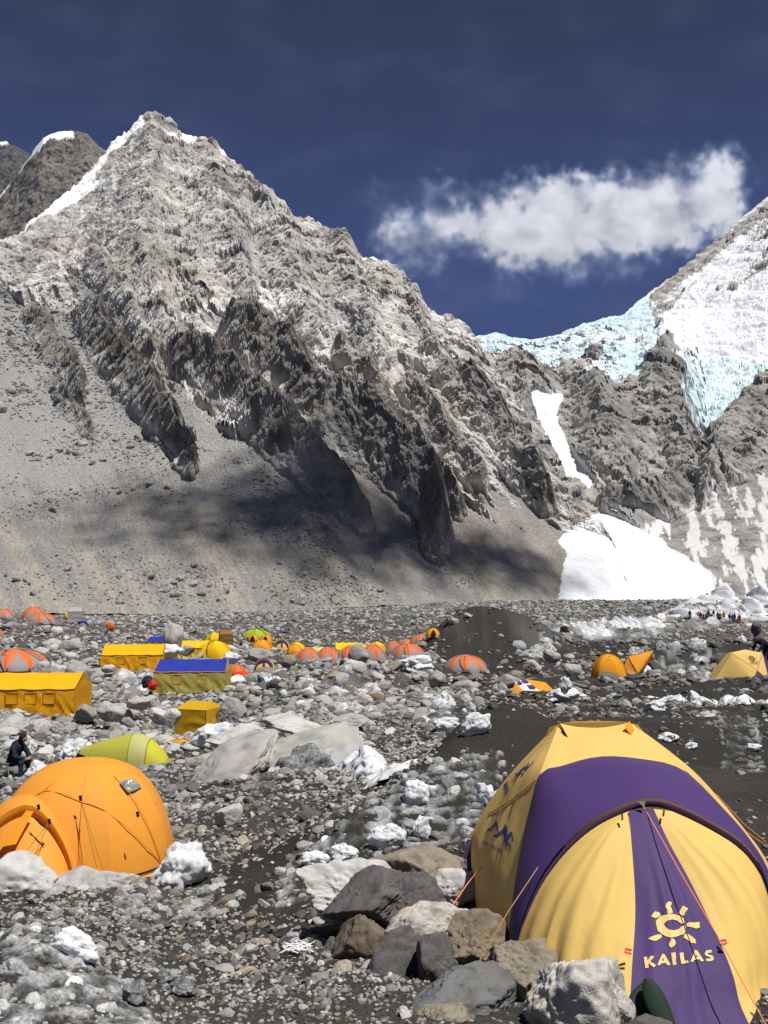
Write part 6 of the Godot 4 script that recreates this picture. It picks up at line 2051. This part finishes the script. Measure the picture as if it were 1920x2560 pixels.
	bundle(165, 1542, 120.0, 6, 12, "tiny yellow flag by the grey box tent", M.lemon, 8)

func arched(px: float, d: float, w: float, h: float, label: String) -> void:
	var t := geodesic(px, d, w, h, label, M.kyellow, null, 6, 0.2, 0.9, "small yellow tents with purple arches")
	var rx := w * d / FOCAL * 0.5
	var hh := h * d / FOCAL
	var p := PackedVector3Array()
	for i in 17:
		for j in 5:
			var f := PI * i / 16.0
			var z := lerpf(0.62, 0.25, j / 4.0)
			p.append(Vector3(cos(f) * rx * (0.80 + 0.22 * (0.62 - z)), sin(f) * hh * (0.80 + 0.4 * (0.62 - z)), z * rx + 0.12))
	mesh_node("hood", grid(p, 16, 4), M.purple, t)
	facet(t, "door_strip", [Vector3(-0.12 * rx, 0, rx * 0.95), Vector3(0.2 * rx, 0, rx * 0.95), Vector3(0.08 * rx, hh * 0.78, rx * 0.64 + 0.12), Vector3(-0.04 * rx, hh * 0.78, rx * 0.64 + 0.12)], M.purple)

func bundle(px: float, py: float, d: float, w: float, h: float, label: String, m: Material, sd: int) -> void:
	var k := d / FOCAL
	var o := mesh_node("bundle", stone_mesh(500 + sd, 3, Vector3(w * 0.62, h * 0.62, w * 0.45) * k, 6, 0.14, true, 0.12), m)
	o.position = at(px, py, d)
	tag(o, label, "bundle")

# small knobs of dirty ice melting out of the ground
func scatter_crumbs() -> void:
	var r := RandomNumberGenerator.new()
	r.seed = 55
	for kind in 4:
		var xf := []
		var cl := []
		for k in ice_zones:
			var rc: Rect2 = k.r
			for i in 150:
				var x := r.randf_range(rc.position.x, rc.end.x)
				var z := r.randf_range(rc.position.y, rc.end.y)
				var v := ice_at(x, z)
				if v < r.randf_range(0.12, 0.6): continue
				var d := -z
				var s := r.randf_range(2.5, 11.0) / 1000.0 * d
				xf.append(Transform3D(Basis.from_euler(Vector3(r.randf() * 0.5, r.randf() * TAU, r.randf() * 0.5)).scaled_local(Vector3(1.0, r.randf_range(0.7, 1.3), 0.8) * s), Vector3(x, ground_y(x, z) - s * 0.25, z)))
				var g := clampf(0.12 + 0.6 * v + r.randf_range(-0.1, 0.1), 0.1, 0.7)
				cl.append(Color(g, g * 1.01, g * 1.02))
		var me := stone_mesh(970 + kind, 3, Vector3.ONE, 4, 0.10, true, 0.2)
		var mm := MultiMesh.new()
		mm.transform_format = MultiMesh.TRANSFORM_3D
		mm.use_colors = true
		mm.mesh = me
		mm.instance_count = xf.size()
		for j in xf.size():
			mm.set_instance_transform(j, xf[j])
			mm.set_instance_color(j, cl[j])
		var o := MultiMeshInstance3D.new()
		o.name = numbered("ice_crumbs")
		o.multimesh = mm
		o.material_override = M.crumb
		add_child(o)
		tag(o, "knobs of dirty ice melting out of the gravel", "ice", "", "stuff")

# ---------------------------------------------------------------- people
# bones [from, to, radius, radius, cloth]: 0 trousers, 1 jacket, 2 skin, 3 head wear, 4 boots, 5 gloves
func figure(bones: Array, cell: float, tones: Array) -> ArrayMesh:
	var lo := Vector3.INF
	var hi := -Vector3.INF
	for b in bones:
		for k in 2:
			lo = lo.min(b[k] - Vector3.ONE * (b[2] + 0.06))
			hi = hi.max(b[k] + Vector3.ONE * (b[2] + 0.06))
	var n := Vector3i(((hi - lo) / cell).ceil()) + Vector3i.ONE
	var f := PackedFloat32Array()
	f.resize(n.x * n.y * n.z)
	for z in n.z:
		for y in n.y:
			for x in n.x:
				f[(z * n.y + y) * n.x + x] = body(bones, lo + Vector3(x, y, z) * cell)[0]
	var id := {}
	var pos := PackedVector3Array()
	var col := PackedColorArray()
	var nor := PackedVector3Array()
	var ind := PackedInt32Array()
	for z in n.z - 1:
		for y in n.y - 1:
			for x in n.x - 1:
				var s := Vector3.ZERO
				var c := 0
				for e in [[0, 1], [2, 3], [4, 5], [6, 7], [0, 2], [1, 3], [4, 6], [5, 7], [0, 4], [1, 5], [2, 6], [3, 7]]:
					var a := Vector3i(x + (e[0] & 1), y + ((e[0] >> 1) & 1), z + (e[0] >> 2))
					var b := Vector3i(x + (e[1] & 1), y + ((e[1] >> 1) & 1), z + (e[1] >> 2))
					var fa := f[(a.z * n.y + a.y) * n.x + a.x]
					var fb := f[(b.z * n.y + b.y) * n.x + b.x]
					if (fa < 0.0) != (fb < 0.0):
						s += Vector3(a).lerp(Vector3(b), fa / (fa - fb))
						c += 1
				if c == 0: continue
				id[(z * n.y + y) * n.x + x] = pos.size()
				var p := lo + s / c * cell
				pos.append(p)
				var h := 0.01
				var g := body(bones, p)
				nor.append(Vector3(body(bones, p + Vector3(h, 0, 0))[0] - g[0], body(bones, p + Vector3(0, h, 0))[0] - g[0], body(bones, p + Vector3(0, 0, h))[0] - g[0]).normalized())
				col.append(tones[g[1]])
	for z in range(1, n.z - 1):
		for y in range(1, n.y - 1):
			for x in range(1, n.x - 1):
				var k := (z * n.y + y) * n.x + x
				for ax in 3:
					var k2: int = k + [1, n.x, n.x * n.y][ax]
					if (f[k] < 0.0) == (f[k2] < 0.0): continue
					var u: int = [n.x, n.x * n.y, 1][ax]
					var w: int = [n.x * n.y, 1, n.x][ax]
					var q := [k - u - w, k - w, k, k - u]
					if not (id.has(q[0]) and id.has(q[1]) and id.has(q[2]) and id.has(q[3])): continue
					var v := [id[q[0]], id[q[1]], id[q[2]], id[q[3]]]
					if f[k] < 0.0: v.reverse()
					ind.append_array(PackedInt32Array([v[0], v[1], v[2], v[0], v[2], v[3]]))
	return arrays(pos, nor, col, ind)

func body(bones: Array, p: Vector3) -> Array:
	var best := 1e9
	var who := 0
	var acc := 1e9
	for b in bones:
		var e: Vector3 = b[1] - b[0]
		var t := clampf((p - b[0]).dot(e) / maxf(e.length_squared(), 1e-6), 0.0, 1.0)
		var d: float = p.distance_to(b[0] + e * t) - lerpf(b[2], b[3], t)
		if d < best:
			best = d
			who = b[4]
		var k := 0.05
		var h := clampf(0.5 + 0.5 * (acc - d) / k, 0.0, 1.0)
		acc = lerpf(acc, d, h) - k * h * (1.0 - h)
	return [acc, who]

func pose(kind: String) -> Array:
	var b := []
	match kind:
		"stand":
			for s in [-1.0, 1.0]:
				b.append([Vector3(s * 0.09, 0.92, 0), Vector3(s * 0.11, 0.50, 0.02), 0.095, 0.07, 0])
				b.append([Vector3(s * 0.11, 0.50, 0.02), Vector3(s * 0.12, 0.08, 0), 0.07, 0.055, 0])
				b.append([Vector3(s * 0.12, 0.05, -0.02), Vector3(s * 0.13, 0.045, 0.14), 0.06, 0.05, 4])
				b.append([Vector3(s * 0.19, 1.40, 0), Vector3(s * 0.27, 1.12, -0.02), 0.075, 0.06, 1])
				b.append([Vector3(s * 0.27, 1.12, -0.02), Vector3(s * 0.24, 0.90, 0.10), 0.06, 0.05, 1])
				b.append([Vector3(s * 0.24, 0.88, 0.11), Vector3(s * 0.235, 0.80, 0.13), 0.045, 0.035, 5])
			b.append([Vector3(0, 0.95, 0), Vector3(0, 1.38, 0), 0.155, 0.165, 1])
			b.append([Vector3(0, 1.44, 0), Vector3(0, 1.52, 0.01), 0.07, 0.065, 1])
			b.append([Vector3(0, 1.60, 0.02), Vector3(0, 1.66, 0.01), 0.095, 0.105, 3])
			b.append([Vector3(0, 1.58, 0.055), Vector3(0, 1.62, 0.06), 0.07, 0.07, 2])
			b.append([Vector3(0, 1.05, -0.17), Vector3(0, 1.35, -0.19), 0.13, 0.12, 1])
		"sit":
			for s in [-1.0, 1.0]:
				b.append([Vector3(s * 0.10, 0.42, 0), Vector3(s * 0.14, 0.46, 0.40), 0.10, 0.075, 0])
				b.append([Vector3(s * 0.14, 0.46, 0.40), Vector3(s * 0.15, 0.08, 0.42), 0.075, 0.055, 0])
				b.append([Vector3(s * 0.15, 0.05, 0.40), Vector3(s * 0.16, 0.045, 0.56), 0.06, 0.05, 4])
				b.append([Vector3(s * 0.19, 0.86, 0.16), Vector3(s * 0.26, 0.62, 0.30), 0.075, 0.06, 1])
				b.append([Vector3(s * 0.26, 0.62, 0.30), Vector3(s * 0.10, 0.56, 0.46), 0.06, 0.05, 1])
				b.append([Vector3(s * 0.09, 0.55, 0.48), Vector3(s * 0.03, 0.54, 0.53), 0.045, 0.035, 5])
			b.append([Vector3(0, 0.46, 0), Vector3(0, 0.86, 0.14), 0.16, 0.17, 1])
			b.append([Vector3(0, 0.95, 0.20), Vector3(0, 1.01, 0.25), 0.07, 0.065, 1])
			b.append([Vector3(0, 1.07, 0.30), Vector3(0, 1.12, 0.31), 0.10, 0.105, 3])
			b.append([Vector3(0, 1.05, 0.36), Vector3(0, 1.08, 0.37), 0.065, 0.065, 2])
		"stoop":
			for s in [-1.0, 1.0]:
				b.append([Vector3(s * 0.10, 0.88, -0.12), Vector3(s * 0.13, 0.48, 0.02), 0.10, 0.075, 0])
				b.append([Vector3(s * 0.13, 0.48, 0.02), Vector3(s * 0.14, 0.08, -0.05), 0.075, 0.055, 0])
				b.append([Vector3(s * 0.14, 0.05, -0.06), Vector3(s * 0.15, 0.045, 0.10), 0.06, 0.05, 4])
				b.append([Vector3(s * 0.19, 1.12, 0.36), Vector3(s * 0.24, 0.86, 0.46), 0.075, 0.06, 1])
				b.append([Vector3(s * 0.24, 0.86, 0.46), Vector3(s * 0.15, 0.70, 0.60), 0.06, 0.05, 1])
				b.append([Vector3(s * 0.14, 0.68, 0.62), Vector3(s * 0.12, 0.62, 0.66), 0.045, 0.035, 5])
			b.append([Vector3(0, 0.92, -0.10), Vector3(0, 1.12, 0.30), 0.16, 0.17, 1])
			b.append([Vector3(0, 1.16, 0.42), Vector3(0, 1.18, 0.48), 0.07, 0.065, 1])
			b.append([Vector3(0, 1.17, 0.56), Vector3(0, 1.20, 0.60), 0.10, 0.10, 3])
			b.append([Vector3(0, 1.12, 0.62), Vector3(0, 1.14, 0.65), 0.06, 0.06, 2])
	return b

func person(px: float, d: float, kind: String, turn: float, tones: Array, cell: float, label: String, group := "", size := 1.0, lift := 0.0) -> void:
	var c := []
	for t in tones: c.append(Color(t[0], t[1], t[2]))
	var o := mesh_node("person", figure(pose(kind), cell, c), M.wear)
	o.position = drop(px, d) + Vector3(0, lift, 0)
	o.rotation.y = turn
	o.scale = Vector3.ONE * size
	tag(o, label, "person", group)

func build_people() -> void:
	var skin_t := [0.35, 0.2, 0.13]
	var black := [0.015, 0.015, 0.018]
	var dark := [0.03, 0.03, 0.035]
	var grp := "climbers gathered on the far snow"
	for q in [
		[1725, 156.0, "stand", 0.2, [0.03, 0.035, 0.045], "person in dark clothes standing alone left of the climbers"],
		[1743, 157.0, "sit", 0.5, [0.06, 0.045, 0.035], "person in a brown jacket sitting at the left end of the row"],
		[1752, 157.5, "sit", -0.4, [0.08, 0.02, 0.02], "person in a dark maroon jacket sitting second from the left in the row"],
		[1758, 156.0, "sit", 0.1, [0.35, 0.03, 0.02], "person in a red jacket sitting in the row"],
		[1765, 157.0, "sit", 0.3, [0.05, 0.06, 0.065], "person in a grey jacket sitting right of the red jacket"],
		[1772, 157.0, "stand", 2.8, [0.09, 0.11, 0.16], "person in a grey blue jacket standing in the row"],
		[1779, 156.0, "sit", -0.3, [0.02, 0.02, 0.05], "person in a navy jacket sitting in the row"],
		[1785, 157.0, "stand", 0.8, [0.02, 0.02, 0.02], "person in black standing at the right end of the row"],
		[1795, 155.0, "stand", 0.3, [0.025, 0.035, 0.10], "person in a dark blue jacket left of the teal jacket"],
		[1801, 154.5, "stand", -0.3, [0.03, 0.22, 0.26], "person in a teal jacket"],
		[1810, 156.0, "stand", 0.1, [0.75, 0.09, 0.04], "person in a bright orange red jacket"],
		[1825, 154.0, "stand", 0.9, [0.02, 0.022, 0.04], "tall person in navy, left of the blue jacket"],
		[1832, 154.0, "stand", -0.2, [0.03, 0.05, 0.28], "person in a bright blue jacket"],
		[1837, 155.0, "stand", 0.4, [0.03, 0.035, 0.06], "person in dark grey blue right of the blue jacket"],
		[1842, 152.0, "sit", 0.2, [0.30, 0.06, 0.05], "person in a rust red jacket crouching low at the right"],
		[1849, 152.5, "stand", -0.4, [0.28, 0.02, 0.03], "person in a crimson jacket at the right end"]]:
		person(q[0], q[1], q[2], q[3], [dark, q[4], skin_t, q[4] if q[4][0] > 0.2 else dark, black, black], 0.06, q[5], grp)
	person(30, 23.6, "sit", 1.25, [[0.02, 0.03, 0.05], [0.012, 0.016, 0.03], skin_t, [0.02, 0.015, 0.014], black, skin_t], 0.03, "person in dark blue jacket bending forward on a folding chair", "", 0.95)
	person(1916, 48.0, "stoop", -1.2, [black, [0.015, 0.015, 0.02], skin_t, [0.02, 0.02, 0.02], black, [0.5, 0.06, 0.03]], 0.04, "person in black stooping behind the right edge tent", "", 1.15)
	# folding chair under the seated person
	var p := drop(22, 23.6)
	var c := thing("folding_chair", p, 1.25)
	tag(c, "silver metal folding chair under the seated person", "chair")
	for s in [-0.24, 0.24]:
		tube(c, "leg", [Vector3(s, 0, -0.26), Vector3(s, 0.38, -0.22), Vector3(s, 0.42, 0.2)], 0.014, M.steel)
		tube(c, "leg", [Vector3(s, 0, 0.22), Vector3(s, 0.4, 0.16)], 0.014, M.steel)
		tube(c, "runner", [Vector3(s, 0.01, -0.28), Vector3(s, 0.01, 0.24)], 0.014, M.steel)
	tube(c, "crossbar", [Vector3(-0.24, 0.02, -0.28), Vector3(0.24, 0.02, -0.28)], 0.014, M.steel)
	tube(c, "crossbar", [Vector3(-0.24, 0.40, -0.24), Vector3(0.24, 0.40, -0.24)], 0.014, M.steel)
	facet(c, "seat", [Vector3(-0.24, 0.36, -0.22), Vector3(0.24, 0.36, -0.22), Vector3(0.24, 0.36, 0.2), Vector3(-0.24, 0.36, 0.2)], M.navy_cloth, -0.03)
